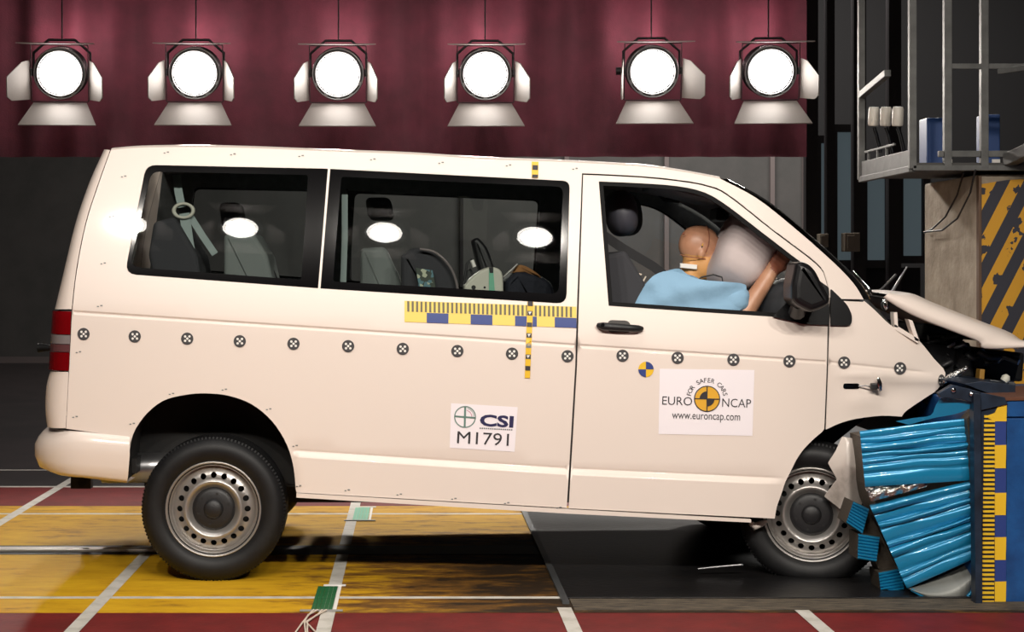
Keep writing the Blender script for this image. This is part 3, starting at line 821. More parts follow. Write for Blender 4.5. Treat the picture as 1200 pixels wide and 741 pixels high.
# door mirror
mir = [(929, 308), (936, 306.5), (945, 310), (952, 317), (961, 335), (969.5, 350), (968, 357), (958, 362), (946, 366), (930, 358), (924, 352), (924, 334)]
o = MB().prism(rc(mir, 4), -1.14, -.92, .035, -1.06, 4)
mro = o.build('door_mirror', mirror_m, dobj)
sail = rc([(940, 313), (951, 323), (970.5, 337), (971, 381.2), (941, 380), (905, 371.5), (921, 356)], [2, 2, 2, 1, 3, 1, 2])
panel('mirror_sail', sail, [], mirror_m, dobj, step=8, thick=.02, off=-.014, extra=None)
panel('mirror_foot', rc([(973, 338.5), (984, 349), (992.5, 358), (998, 370), (996.5, 382), (973, 381.5)], [2, 3, 4, 6, 5, 1]), [], mirror_m, wing, step=7, thick=.02, off=-.014, extra=None)
MB().tube([P(936, 356, -1.0), P(934, 366, -.93)], [.03, .04], 10).build('mirror_arm', mirror_m, dobj)

# turn signal torn out of the wing
panel('indicator_slot', rc([(988, 449.5), (1007, 449.5), (1007, 456), (988, 456)], 3), [], gloss_black, wing, step=4, thick=0, off=-.003, extra=None, ym=yw)
MB().tube([on(1006, 453, .01), on(1014, 452, .03), on(1022, 454, .03)], .003, 6).build('indicator_wire', steel, wing)
MB().box(on(1024, 453, .03), (.03, .03, .03), bevel=.006).build('bulb_holder', black_pl, wing)
MB().tube([on(1029, 443, .035), on(1030.5, 450, .04), on(1031, 458, .035)], [.008, .014, .01], 8).build('indicator_lamp', chrome, wing)

# measuring targets along the belt
MK = [(98, 391.6), (158, 394.4), (219.5, 397), (281, 400), (344, 403), (408, 405.8), (472, 409), (536, 411.5), (600, 414.6), (665, 417.6), (729.5, 417), (794, 419.5), (859.4, 421.7), (925, 423.5), (989, 425), (1054.5, 431.6), (1103, 446)]
for i, (x, y) in enumerate(MK):
    ym = (lambda a, b: min(yw(a, b), -hw(a, b, False))) if x > 970 else (lambda a, b: -hw(a, b, False)-.001)
    par = van if x < 670 else (dobj if x < 970 else wing)
    rx = 7.2 if i < 16 else 4.0
    pl = [(x+rx*math.cos(a), y+7.2*math.sin(a)) for a in [2*PI*k/20 for k in range(20)]]
    d = panel('target_marker', pl, [], markgrey, par, step=6, thick=0, off=-.003 if x < 970 else -.006, extra=None, ym=ym)
    for u, v in ((0, 0), (3.6, 0), (-3.6, 0), (0, 3.6), (0, -3.6)):
        c, s_ = math.cos(.78), math.sin(.78); uu, vv = u*c-v*s_, u*s_+v*c
        dd = MB(); q = circ(x+uu*rx/7.2, y+vv, 1.45 if i < 16 else .9, 10)
        dd.add([P(a, b, ym(a, b)-(.0045 if x < 970 else .009)) for a, b in q], [tuple(range(10))])
        k = dd.build('marker_dot', markwhite, par)
# small numbered survey ticks
for x, y in [(195, 179), (273, 181), (353, 183), (437, 187), (517, 191), (596, 194), (674, 198), (145, 207), (131, 254), (121, 309), (117, 359), (92, 413), (88, 489), (155, 497), (201, 462), (263, 457), (315, 480), (346, 523), (350, 570), (407, 575), (468, 580), (532, 585), (594, 590), (655, 595.5)]:
    mb = MB()
    for dx, dy, w_, h_ in ((-2.2, .3, 2.2, 1.2), (1.8, -.7, 2.6, 1.3)):
        q = [(x+dx-w_/2, y+dy-h_/2), (x+dx+w_/2, y+dy-h_/2), (x+dx+w_/2, y+dy+h_/2), (x+dx-w_/2, y+dy+h_/2)]
        mb.add([P(a, b, -hw(a, b)-.003) for a, b in q], [(0, 1, 2, 3)])
    t = mb.build('survey_mark', inkgrey, van); t['kind'] = 'stuff'

def quad_decal(name, pts, m, parent, lift=.003, step=10):
    return panel(name, pts, [], m, parent, step=step, thick=0, off=-lift, extra=GROOVE)
# yellow and blue scale bar
sl = 7/201.6
bx = lambda x, d: (x, 352.6+(x-474)*sl+d)
bar = quad_decal('scale_bar', [bx(474, 0), bx(675.4, 0), bx(675.4, 24.8), bx(474, 24.8)], yelp, van)
for a, b in ((500, 525.5), (551.5, 577), (603.5, 629), (650, 675.4)):
    quad_decal('blue_square', [bx(a, 13.2), bx(b, 13.2), bx(b, 24.8), bx(a, 24.8)], bluev, bar, .0045)
mb = MB()
x = 478.5
while x < 674:
    q = [bx(x-1.25, .3), bx(x+1.25, .3), bx(x+1.25, 12.6), bx(x-1.25, 12.6)]
    mb.add([P(a, b, -hw(a, b, False)-.0045) for a, b in q], [(0, 1, 2, 3)]); x += 5.15
t = mb.build('scale_ticks', mat('olive_grey_print', (106, 100, 78), .6), bar); t['kind'] = 'stuff'
# vertical tape with black squares
tp = quad_decal('vertical_scale_tape', [(618, 353.5), (625, 353.7), (621, 443.2), (614.8, 443)], yel, van, .006)
for k, (y, m) in enumerate(((356, ink), (367, markgrey), (380.5, markgrey), (393, markgrey), (405, inkgrey), (418, markgrey), (431.5, ink))):
    cx = 621.5-(y-354)*.04
    quad_decal('tape_square', [(cx-3, y-2.6), (cx+3, y-2.4), (cx+2.9, y+2.9), (cx-3.1, y+2.7)], m, tp, .0075, 4)
    if m is markgrey and k != 2:
        mb = MB(); mb.add([P(a, b, -hw(a, b)-.009) for a, b in ((cx-1.8, y-1.4), (cx+2, y-1.6), (cx-.2, y+2))], [(0, 1, 2)]); mb.build('tape_arrow', markwhite, tp)
tp2 = quad_decal('roof_scale_tape', [(623, 189.5), (631, 189.8), (630.6, 209), (623, 208.6)], yel, van, .005, 5)
quad_decal('tape_square', [(624, 193.5), (630.4, 193.8), (630.2, 199.5), (623.8, 199.2)], ink, tp2, .0065, 4)
quad_decal('tape_square', [(623.6, 204.6), (630.4, 204.8), (630.2, 208.6), (623.4, 208.4)], ink, tp2, .0065, 4)
# quartered spot
def quarter(cx, cy, r, m1, m2, par, lift, a0=0):
    base = quad_decal('quartered_spot', circ(cx, cy, r, 28), m1, par, lift, 6)
    for k in (1, 3):
        a = a0+PI/2*k; q = [(cx, cy)]+circ(cx, cy, r, 8, a, a+PI/2, False)
        mb = MB(); mb.add([P(x_, y_, -hw(x_, y_)-lift-.0015) for x_, y_ in q], [tuple(range(len(q)))]); mb.build('dark_quarter', m2, base)
    return base
quarter(757, 433, 9, yel, bluev, dobj, .003)
# test house label
lab = quad_decal('code_label', [(528.5, 472.7), (606.7, 477.3), (603, 529.7), (527, 525)], label_w, van, .002)
mb = MB(); fit_text(mb, 'CSI', 562, 601.5, 498.6, 13.2, .06, bold=.035); mb.build('lettering', inkblue, lab)
mb = MB(); fit_text(mb, 'M1791', 535.5, 596, 519.6, 14.2, .052); mb.build('lettering', ink, lab)
mb = MB()
for k in range(16):
    x = 562+k*2.45; y = 501.2+k*.13
    mb.add([P(a, b, -hw(a, b)-.004) for a, b in ((x, y), (x+1.7, y+.1), (x+1.7, y+1.6), (x, y+1.5))], [(0, 1, 2, 3)])
t = mb.build('lettering_line', inkgrey, lab); t['kind'] = 'stuff'
def ring(cx, cy, r0, r1, n=32, a0=0, a1=2*PI, lift=.004):
    mb = MB(); q0 = circ(cx, cy, r0, n, a0, a1, False); q1 = circ(cx, cy, r1, n, a0, a1, False)
    mb.add([P(a, b, -hw(a, b)-lift) for a, b in q0+q1], [(i, i+1, n+2+i, n+1+i) for i in range(n)]); return mb
ring(545, 488.8, 11.6, 12.8).build('globe_ring', inkteal, lab)
mb = MB()
for q in (((544, 476.5), (546.4, 476.5), (545.6, 501.5), (543.4, 501.4)), ((532.5, 487), (557.5, 489), (557.3, 491), (532.4, 489))):
    mb.add([P(a, b, -hw(a, b)-.004) for a, b in q], [(0, 1, 2, 3)])
mb.build('globe_cross', inkteal, lab)
ring(545.4, 488.4, 7, 7.8, 10, -PI/2+.2, 0).build('globe_arc', mat('pink_print', (200, 140, 160), .6), lab)
ring(545.4, 488.4, 9.6, 10.1, 10, -PI/2+.2, 0).build('globe_arc', inkteal, lab)
# assessment programme label
L2 = quad_decal('programme_label', [(773, 432.3), (884, 433.8), (881.7, 511), (771.6, 508.8)], label_w, dobj, .002)
ec = (828.6, 467.6)
sp = quarter(ec[0], ec[1], 14.2, orange, orange, L2, .0035)
ring(ec[0], ec[1], 14.2, 15.4, 36, lift=.005).build('emblem_ring', ink, L2)
for a in (PI, 0):
    q = [ec]+circ(ec[0], ec[1], 8.8, 8, a, a+PI/2, False)
    mb = MB(); mb.add([P(x_, y_, -hw(x_, y_)-.0065) for x_, y_ in q], [tuple(range(len(q)))]); mb.build('emblem_quarter', ink, L2)
for q in (((828, 452.5), (829.3, 452.5), (829.1, 482.7), (827.9, 482.7)), ((813.4, 466.8), (843.7, 467.5), (843.7, 468.7), (813.4, 468))):
    mb = MB(); mb.add([P(a, b, -hw(a, b)-.007) for a, b in q], [(0, 1, 2, 3)]); mb.build('emblem_line', ink, L2)
mb = MB(); fit_text(mb, 'EURO', 776, 811, 474.3, 9.8, .035, bold=-.004); mb.build('lettering', ink, L2)
mb = MB(); fit_text(mb, 'NCAP', 846.2, 880, 476.8, 9.8, .035, bold=-.004); mb.build('lettering', ink, L2)
mb = MB(); fit_text(mb, 'www.euroncap.com', 787.5, 867.3, 490.6, 6.0, .03); mb.build('lettering', ink, L2)
mb = MB(); word = 'FOR SAFER CARS'
for i, ch in enumerate(word):
    if ch == ' ': continue
    a = math.radians(-166+i*152/(len(word)-1)); vs, fs = text_poly(ch, 7.6, 'CENTER', .012)
    decal_verts(mb, vs, fs, ec[0]+19.3*math.cos(a), ec[1]+19.3*math.sin(a), a+PI/2, .004)
mb.build('lettering', ink, L2)

# ---- cabin
def seat(parent, back, cush, y0, y1, m, head=None):
    o = MB().prism(rc(back, 5), y0, y1, .022, (y0+y1)/2).build('seat_back', m, parent)
    MB().prism(rc(cush, 6), y0, y1, .022, (y0+y1)/2).build('seat_cushion', m, parent)
    if head: MB().prism(rc(head, 8), y0+.12, y1-.12, .04, (y0+y1)/2).build('head_restraint', darkcloth, parent)
# third row, second row and front seats (backs seen through the glass)
for (y0, y1) in ((-.72, -.28), (-.24, .2), (.24, .68)):
    seat(van, [(268, 276), (302, 274), (318, 300), (328, 345), (335, 400), (285, 405), (268, 330)], [(290, 395), (400, 400), (398, 425), (290, 420)], y0, y1, cloth, [(258, 238), (284, 238), (288, 268), (262, 270)] if y0 > -.3 else None)
for (y0, y1) in ((-.72, -.26), (.26, .7)):
    seat(van, [(188, 262), (212, 256), (238, 300), (250, 370), (200, 380), (182, 300)], [(200, 372), (270, 380), (268, 405), (205, 400)], y0, y1, darkcloth)
seat(van, [(424, 292), (452, 290), (470, 330), (478, 400), (432, 405), (424, 340)], [(440, 398), (560, 402), (556, 425), (440, 420)], -.35, .15, cloth)
MB().prism(rc([(428, 232), (458, 232), (462, 258), (432, 258)], 8), .1, .4, .04, .2).build('head_restraint', darkcloth, van)
# front seat: back and the large rounded head restraint
seat(van, [(700, 300), (726, 294), (748, 330), (762, 400), (770, 480), (722, 490), (700, 400)], [(740, 470), (880, 455), (885, 480), (745, 500)], -.68, -.2, darkcloth)
seat(van, [(700, 300), (726, 294), (748, 330), (762, 400), (770, 480), (722, 490), (700, 400)], [(740, 470), (880, 455), (885, 480), (745, 500)], .2, .68, darkcloth)
MB().sphere(P(728, 250, -.44), (.078, .14, .115), Matrix.Rotation(-.12, 3, 'Y'), 20, 12, .8).build('head_restraint', mat('head_restraint_leather', (62, 62, 70), .5), van)
MB().sphere(P(735, 252, .44), (.078, .14, .115), Matrix.Rotation(-.12, 3, 'Y'), 20, 12, .8).build('head_restraint', darkcloth, van)
# hanging belts
def strap(name, pts, w_, m, Y, parent=van, th=.003):
    mb = MB(); vs = []
    for i, (x, y) in enumerate(pts):
        a = Vector(pts[max(i-1, 0)]); b = Vector(pts[min(i+1, len(pts)-1)]); t = (b-a).normalized(); n = Vector((-t.y, t.x))*w_/2
        for s_ in (1, -1):
            for d in (0, th): q = P(x+n.x*s_, y+n.y*s_, Y); vs.append(Vector((q.x, Y+d, q.z)))
    fs = []
    for i in range(len(pts)-1):
        k = i*4
        fs += [(k, k+2, k+6, k+4), (k+1, k+5, k+7, k+3), (k, k+4, k+5, k+1), (k+2, k+3, k+7, k+6)]
    return mb.add(vs, fs).build(name, m, parent)
strap('seat_belt', [(207, 205), (209, 224), (213, 243)], 9.5, strapm, -.66)
strap('seat_belt', [(216, 250), (221, 285), (230, 335)], 12, strapm, -.66)
strap('seat_belt', [(222, 252), (237, 276), (252, 298)], 8, strapm, -.65)
MB().lathe([(.042+.009*math.cos(a), .009*math.sin(a)) for a in [2*PI*k/8 for k in range(8)]], Matrix.Translation(P(215, 247, -.67)) @ Matrix.Diagonal((1.1, 1, .8, 1)), 24, close=True).build('belt_ring', boxw, van)
strap('seat_belt', [(404, 228), (404, 280), (402, 338)], 7, strapm, -.70)
strap('seat_belt', [(702, 272), (728, 290), (765, 312), (788, 330)], 11, blackstrap, -.62)
strap('seat_belt', [(296, 270), (309, 300), (326, 335)], 7, blackstrap, -.55)
# dashboard, steering wheel, airbag, interior mirror
MB().prism(rc([(905, 352), (930, 338), (970, 338), (1005, 352), (1000, 470), (930, 460), (915, 400)], 10), -.76, .76, .03, -.5).build('dashboard', darkcloth, van)
MB().sphere(P(925, 362, -.55), (.16, .2, .15), None, 20, 12).build('instrument_cowl', trim and mat('cowl_grey', (52, 54, 58), .6), van)
Rst = Matrix.Translation(P(884, 325, -.42)) @ Matrix.Rotation(math.radians(-62), 4, 'Y') @ Matrix.Rotation(PI/2, 4, 'X')
MB().lathe([(.185+.016*math.cos(a), .016*math.sin(a)) for a in [2*PI*k/8 for k in range(8)]], Rst, 32, close=True).build('steering_wheel', black_pl, van)
MB().tube([P(884, 325, -.42), P(925, 365, -.42)], .035, 10).build('steering_column', black_pl, van)
# inflated airbag: a thick cushion seen edge-on, puckered along its seam
def cushion(c, a_long, a_thick, a_y, ang):
    vs = []; fs = []; nu, nv = 36, 20
    R = Matrix.Rotation(ang, 3, 'Y')
    for i in range(nv+1):
        t = -PI/2+PI*i/nv
        for k in range(nu):
            a = 2*PI*k/nu; ct = abs(math.cos(t))**.42; st = math.copysign(abs(math.sin(t))**.7, t)
            w_ = 1+.025*math.sin(a*9)*math.exp(-(t/.4)**2)
            vs.append(c+R @ Vector((a_long*ct*math.copysign(abs(math.cos(a))**.7, math.cos(a))*w_, a_y*ct*math.sin(a)*w_, a_thick*st*(1+.04*math.sin(3*a)))))
    for i in range(nv):
        for k in range(nu): fs.append((i*nu+k, i*nu+(k+1) % nu, (i+1)*nu+(k+1) % nu, (i+1)*nu+k))
    return MB().add(vs, fs, True)
ab = cushion(P(867, 297, -.42), .21, .128, .26, math.radians(-60)).build('airbag', airb, van)
for k, (u, rr) in enumerate(((.02, .002), )):
    pass
MB().tube([P(*q) for q in ((816, 330, -.70), (822, 325, -.70), (836, 322, -.71), (846, 325, -.71), (847, 331, -.71), (838, 336, -.71), (824, 335, -.71))], .004, 6).build('sensor_cable', black_pl, van)
MB().prism(rc([(836, 244), (850, 246), (850, 260), (835, 259)], 3), -.1, .1, .01, 0).build('interior_mirror', black_pl, van)
MB().prism(rc([(760, 216), (806, 224), (838, 236), (836, 240), (800, 232), (760, 222)], 2), -.7, -.15, .008, -.4).build('sun_visor', trim, van)
for sg in (1,):
    MB().tube([P(772, 228, .7), P(778, 234, .68), P(795, 236, .68), (P(800, 231, .7))], .012, 8).build('grab_handle', black_pl, van)

for k, pts in enumerate((((726, 312), (738, 318), (752, 322)), ((750, 322), (742, 338), (737, 358)), ((757, 324), (748, 340), (746, 360)), ((724, 330), (736, 334), (744, 332)))):
    MB().tube([P(x, y, -.66) for x, y in pts], .004, 5).build('sensor_wire', wirew, van)

# ---- bonnet folded up over the barrier
lower = cat([(1036, 348), (1058, 362), (1082, 374), (1118, 388), (1148, 400), (1156, 408), (1203, 407), (1222, 406)], 4)
upper = cat([(1041, 345.5), (1066, 343.5), (1092, 354), (1122, 366), (1156, 379), (1184, 390), (1201, 401), (1222, 404)], 4)
rows = []
n = 9
for (lx, ly), (ux, uy) in zip(lower, upper):
    a = P(lx, ly, -.80); b = P(ux, uy, -.66); r = [a+Vector((0, .02, -.004)), a]
    for k in range(1, 5):
        t = k/4; r.append(a.lerp(b, t)+Vector((0, -.045*math.sin(PI*t), .014*math.sin(PI*t))))
    for k in range(1, n):
        t = k/(n-1); r.append(Vector((b.x+.02*math.sin(PI*t), b.y+(.75-b.y)*t, b.z+.012*math.sin(PI*t)+.012*math.sin(b.x*9+t*4)*t)))
    r.append(Vector((r[-1].x, .77, r[-1].z-.07)))
    rows.append(r)
MB().grid(rows).build('bonnet', white, van)
rows2 = [[v-Vector((0, 0, .02)) for v in r[4:-1]] for r in rows]
MB().grid(rows2).build('bonnet_underside', dark, van)
# white hinge bracket under the bonnet
for q in (((1046, 366), (1050, 366), (1051, 384), (1047, 383)), ((1047, 380), (1076, 398), (1074, 402), (1047, 386)), ((1063, 374), (1068, 376), (1076, 400), (1071, 399))):
    MB().prism(q, -.80, -.74, .0, -.78).build('hinge_bracket', white, van)
# cowl and wipers
MB().prism([(985, 328), (1002, 338), (1024, 358), (1046, 382), (1040, 396), (1000, 372)], -.72, .72, .0, -.72).build('cowl_panel', dark, van)
MB().tube([P(1000, 318, -.5), P(1008, 326, -.52), P(1018, 338, -.55), P(1021, 346, -.55)], [.008, .006, .012, .008], 8).build('wiper_arm', chrome, van)
MB().tube([P(1063, 313, -.3), P(1055, 326, -.32), P(1044, 345, -.36)], [.004, .006, .008], 8).build('wiper_arm', steel, van)
MB().tube([P(1050, 322, -.1), P(1034, 338, -.1), P(1028, 344, -.1)], .006, 6).build('wiper_blade', black_pl, van)
MB().sphere(P(1037, 357, -.74), (.018, .018, .03)).build('washer_cap', chrome, van)
# engine bay wreckage
def eb(px0, px1, py0, py1, y0, y1, nm, m, rot=0, bev=.015):
    a = P((px0+px1)/2, (py0+py1)/2, y0); s_ = (y0-CAM_Y)/F
    MB().box((a.x, (y0+y1)/2, a.z), ((px1-px0)*s_, y1-y0, (py1-py0)*s_), Matrix.Rotation(rot, 3, 'Y'), bev).build(nm, m, van)
eb(1050, 1120, 402, 470, -.55, .55, 'engine_block', darkmetal, .1)
eb(1092, 1140, 404, 446, -.5, .3, 'air_box', black_pl, -.12)
eb(1140, 1200, 412, 446, -.35, .5, 'radiator', dark, .06)
eb(1080, 1130, 384, 404, -.3, .5, 'intake_manifold', dark, .25)
eb(1060, 1100, 470, 520, -.5, .5, 'sump', dark, 0)
eb(1008, 1060, 400, 480, -.6, .6, 'inner_wing', dark, 0)
eb(1148, 1154, 433, 446, -.66, -.6, 'connector', mat('amber_plastic', (150, 110, 40), .5), .1, .004)
eb(1160, 1190, 447, 455, -.6, -.2, 'bracket', greysheet, .12, .004)
MB().tube([P(1106, 448, -.78), P(1116, 441, -.8), P(1124, 437, -.8), P(1133, 431, -.78)], [.012, .02, .018, .01], 8).build('headlamp_shard', foil, van)
MB().tube([P(1176, 447, -.62), P(1179, 443, -.62), P(1181, 440, -.62)], [.018, .022, .012], 10).build('reservoir_cap', boxw, van)
rr = random.Random(3)
for k in range(9):
    x = 1085+rr.random()*105; y = 400+rr.random()*40; pts = []
    for j in range(6): pts.append(P(x, y, -.6+rr.random()*.15)); x += rr.uniform(-14, 18); y += rr.uniform(-7, 8)
    pts = [Vector(p) for p in cat([tuple(p) for p in pts], 4)] if False else pts
    MB().tube(pts, .007+.01*rr.random(), 7).build('hose', [black_pl, darkmetal, steel, black_pl, dark][k % 5], van)
for k in range(10):
    x = 1070+rr.random()*60; y = 430+rr.random()*50
    MB().box(P(x, y, -.66), (.03+.03*rr.random(), .03, .015+.02*rr.random()), Matrix.Rotation(rr.random()*3, 3, 'Y') @ Matrix.Rotation(rr.random(), 3, 'X'), .004).build('broken_clip', [black_pl, black_pl, dark, steel][k % 4], van)
# broken front bumper pieces
frag = [(987, 512), (1003, 514.5), (1005, 530), (1008, 547), (1013, 570), (1014, 585), (999, 607), (985, 597), (966, 582), (981, 562), (970.5, 543), (980, 528)]
def fy(px, py): return -1.0-.03*math.sin((py-510)/20)+.0035*abs(px-992)
panel('bumper_fragment', rc(frag, 1.5), [], white_scuffed, van, step=6, thick=.006, extra=None, ym=fy)
frag2 = [(1006, 528), (1018, 522), (1022, 566), (1016, 588), (1009, 548)]
panel('bumper_fragment', frag2, [], white_scuffed, van, step=6, thick=.006, extra=None, ym=lambda x, y: -.98+.002*(x-1006))
MB().tube([P(879, 613, -.85), P(884, 617, -.85), P(892, 614, -.84), P(898, 611, -.83)], [.01, .02, .016, .01], 8).build('sill_end', white_scuffed, van)
MB().tube([P(818, 667, -.8), P(842, 664.5, -.8), P(870, 662, -.8)], .006, 6).build('brake_pipe', steel, van)
#==REST==
# ------------------------------------------------------------------ deformable barrier
YBR = -1.40
bar = empty('crash_barrier', tuple(P(1170, 708, YBR)-Vector((0, 0, P(1170, 708, YBR).z))), 'blue steel crash barrier with crushed honeycomb face at the van nose', 'barrier')
X0 = P(1146, 0, YBR).x; ZT = P(0, 474, YBR).z
MB().box((X0+.9, YBR+.7, ZT/2+.004), (1.8, 1.4, ZT-.012), bevel=.006).build('barrier_body', bsteel, bar)
def bplate(pts, y0, y1, nm, m, bev=.002, par=None): return MB().prism(pts, y0, y1, bev, y0).build(nm, m, par or bar)
bplate([(1180.5, 468), (1320, 466), (1320, 488), (1180.5, 488.6)], YBR-.012, YBR+.01, 'upper_plate', bsteel)
bplate([(1180, 491), (1320, 490.5), (1320, 712), (1179, 709)], YBR-.008, YBR+.01, 'side_plate', bsteel)
bplate([(1150, 475), (1180, 474), (1179, 709), (1149, 709)], YBR-.006, YBR+.01, 'ruler_plate', slate)
bplate([(1141, 461), (1149.5, 462), (1151.5, 709), (1143.5, 709)], YBR-.05, YBR+.01, 'front_flange', slate)
bplate([(1100, 461), (1117, 451), (1149, 459.5), (1147, 474), (1126, 468), (1103, 466)], YBR-.02, YBR+.02, 'clamp_plate', slate)
bplate([(1130, 450), (1150, 447), (1190, 451.5), (1190, 467), (1160, 462)], YBR+.25, YBR+1.3, 'top_beam', slate)
bplate([(1149, 460), (1178, 466), (1181, 474), (1150, 481)], YBR-.02, YBR+.4, 'corner_gusset', slate)
bplate([(1177, 466), (1320, 462), (1320, 467), (1178, 470)], YBR-.02, YBR+.6, 'rust_edge', mat('rusty_edge', (96, 58, 40), .8))
for x, y in ((1117.5, 457.5), (1138.5, 462)):
    MB().sphere(P(x, y, YBR-.025), (.012, .01, .012), None, 12, 8).build('bolt', chrome, bar)
for k, (a, b) in enumerate(((476, 494), (522, 549), (578, 604), (630, 656.5), (682, 708))):
    pts = [(1166, a), (1179.3, a-.3), (1178.6, b), (1166, b)]
    if k == 0: pts = [(1158, 487), (1166, 484), (1171, 473.5), (1180, 472.5), (1179.5, 494), (1166, 494), (1158, 490)]
    bplate(pts, YBR-.0105, YBR-.004, 'yellow_square', yel, 0)
for a, b in ((494, 522), (549, 578), (604, 630), (656.5, 682)):
    bplate([(1166, a), (1179.3, a), (1178.8, b), (1166, b)], YBR-.0095, YBR-.004, 'blue_square', bluev, 0)
mb = MB(); y = 487.0
while y < 707:
    sh = (y-487)*.012
    mb.prism([(1153.5-sh, y), (1166-sh*.3, y), (1166-sh*.3, y+2.7), (1153.5-sh, y+2.7)], YBR-.0115, YBR-.004, 0); y += 5.3
t = mb.build('ruler_ticks', yel, bar); t['kind'] = 'stuff'
# crushed honeycomb: pleated blue cladding sheets, each sheet one folded surface
def pleats(name, TL, TR_, BL, BR, n, amp, Yl, Yr, seed, nu=16, depth=.32, sub=3):
    rr = random.Random(seed); rows = []
    vs_ = [0]
    for k in range(n): vs_.append(vs_[-1]+rr.uniform(.5, 1.6))
    vs_ = [v/vs_[-1] for v in vs_]; am = [rr.choice((.18, .3, .45, .8, 1.0)) for _ in vs_]; ph = [rr.uniform(0, 6) for _ in vs_]
    for i, v in enumerate(vs_):
        lv = [0, .12, .3, .5, .7, .88] if i < len(vs_)-1 else [0]
        for q in lv:
            vv = v+(vs_[i+1]-v)*q if q else v
            o = (-.5 if q == 0 else math.sin(PI*q)**.7)*amp*am[i]; r = []
            for k in range(nu+1):
                u = k/nu
                a = Vector(TL).lerp(Vector(TR_), u); b = Vector(BL).lerp(Vector(BR), u); p = a.lerp(b, vv)
                wob = math.sin(u*7+ph[i])*1.3+math.sin(u*15+ph[i]*2)*.5
                edge = min(1, min(vv, 1-vv)*12)
                Y = Yl+(Yr-Yl)*u-o*(.75+.35*math.sin(u*5+ph[i]))
                r.append(P(p.x, p.y+wob*edge*.6, Y))
            rows.append(r)
    mb = MB().grid(rows, smooth=True)
    return mb.build(name, alu, bar)
bplate([(1014, 514), (1130, 500), (1139, 563), (1141, 566), (1146, 648), (1066, 684), (1026, 592), (1020, 570)], -1.22, -.95, 'honeycomb_core', alu_edge, 0)
pleats('honeycomb_block', (1007.5, 505.5), (1134.5, 490), (1014, 571), (1141, 563), 7, .026, -1.30, -1.34, 4)
pleats('bumper_honeycomb', (1019, 592), (1143, 562), (1063, 690), (1148.5, 652), 9, .036, -1.24, -1.33, 9)
bplate([(1133, 491), (1147, 476), (1148, 690), (1144, 655), (1140, 564)], YBR+.02, YBR+.1, 'honeycomb_backing', alu_edge, 0)
# shiny torn foil between the blocks
rows = []
for j in range(7):
    r = []
    for k in range(17):
        u = k/16; v = j/6; top = Vector((1014, 572.5)).lerp(Vector((1088, 561)), u); bot = Vector((1021, 588)).lerp(Vector((1086, 571)), u); p = top.lerp(bot, v)
        r.append(P(p.x, p.y, -1.285-.012*math.sin(u*22+j)-.015*math.sin(PI*v)-.008*math.sin(j*2.6+k*1.7)))
    rows.append(r)
MB().grid(rows).build('torn_foil', foil, bar)
# buckled top sheet
def flap(x, y): return -1.425-.012*math.sin((x-1050)/22)+(y-466)*.0008+(1146-x)*.0012
panel('buckled_sheet', cat([(1050, 494), (1072, 490), (1091, 487), (1097, 475), (1104, 466.5), (1118, 467.5), (1133, 470.5), (1146, 474), (1132, 481), (1117, 486), (1095, 490), (1065, 498)], 3), [], alu, bar, step=6, thick=.004, extra=None, ym=flap)
# curled bottom sheet
rows = []
for (a, b) in zip(cat([(1064, 690), (1082, 684), (1112, 672), (1144, 657)], 5), cat([(1068, 691.5), (1094, 704), (1122, 707.5), (1144.5, 683)], 5)):
    rows.append([P(a[0]+(b[0]-a[0])*t, a[1]+(b[1]-a[1])*t, -1.22-.10*math.sin(PI*t*.7)) for t in [k/6 for k in range(7)]])
MB().grid(rows).build('curled_sheet', mat('grey_painted_sheet', (126, 128, 124), .5, .2), bar)
pts = cat([(1068, 691.5), (1094, 704.5), (1122, 708), (1136, 697), (1145, 683)], 5)
MB().tube([P(x, y, -1.305) for x, y in pts], .008, 6).build('sheet_edge', alu, bar)
# three small honeycomb cubes torn loose
def cube(pts, seed):
    rr = random.Random(seed); Y0 = -1.16
    a, b, c, d = [Vector(p) for p in pts]; o = MB().prism(pts, Y0, Y0+.16, 0, Y0).build('honeycomb_cube', alu_edge, bar)
    mb = MB(); n = 8; rows = []
    for i in range(n):
        for q, dy in ((0, 0), (.3, -.012), (.7, -.010)):
            v = (i+q)/n; l = a.lerp(d, v); r = b.lerp(c, v)
            rows.append([P(l.x+(r.x-l.x)*k/4, l.y+(r.y-l.y)*k/4, Y0-.003+dy) for k in range(5)])
    rows.append([P(d.x+(c.x-d.x)*k/4, d.y+(c.y-d.y)*k/4, Y0-.003) for k in range(5)])
    mb.grid(rows, smooth=False); return mb.build('pleated_face', alu, o)
cube([(1000, 588), (1018.6, 596.8), (1010.5, 626), (991.5, 613)], 1)
cube([(1006, 626), (1031, 629.6), (1027, 659), (1005, 655.5)], 2)
cube([(1029.6, 671.5), (1056.6, 666), (1060, 695.5), (1033, 699.6)], 3)
bplate([(1017, 598), (1032, 626), (1050, 664), (1056, 668), (1031, 670), (1012, 628)], -1.1, -.98, 'cube_backing', alu_edge, 0)

# ------------------------------------------------------------------ concrete block with hazard stripes
Yc0, Yc1 = .92, 1.98
a = P(1148, 0, Yc0).x; zt = P(0, 204, Yc0).z
cb = empty('concrete_block', (a+1, (Yc0+Yc1)/2, 0), 'massive concrete block with yellow and black hazard stripes under the gallery', 'block')
mb = MB().box((a+1.2, (Yc0+Yc1)/2, zt/2), (2.4, Yc1-Yc0, zt), bevel=.02); mb.build('concrete_body', conc, cb)
ys = Yc0-.02
o = MB().prism([(1149, 216), (1180, 211), (1290, 205.5), (1290, 470), (1149, 470)], ys, Yc0+.01, .004, ys).build('striped_panel', stripes, cb)
MB().prism([(1146.8, 206), (1150.2, 206), (1150.2, 470), (1146.8, 470)], ys-.006, Yc0+.02, .003, ys).build('corner_guard', mat('rusty_angle', (96, 74, 58), .7, .3), cb)

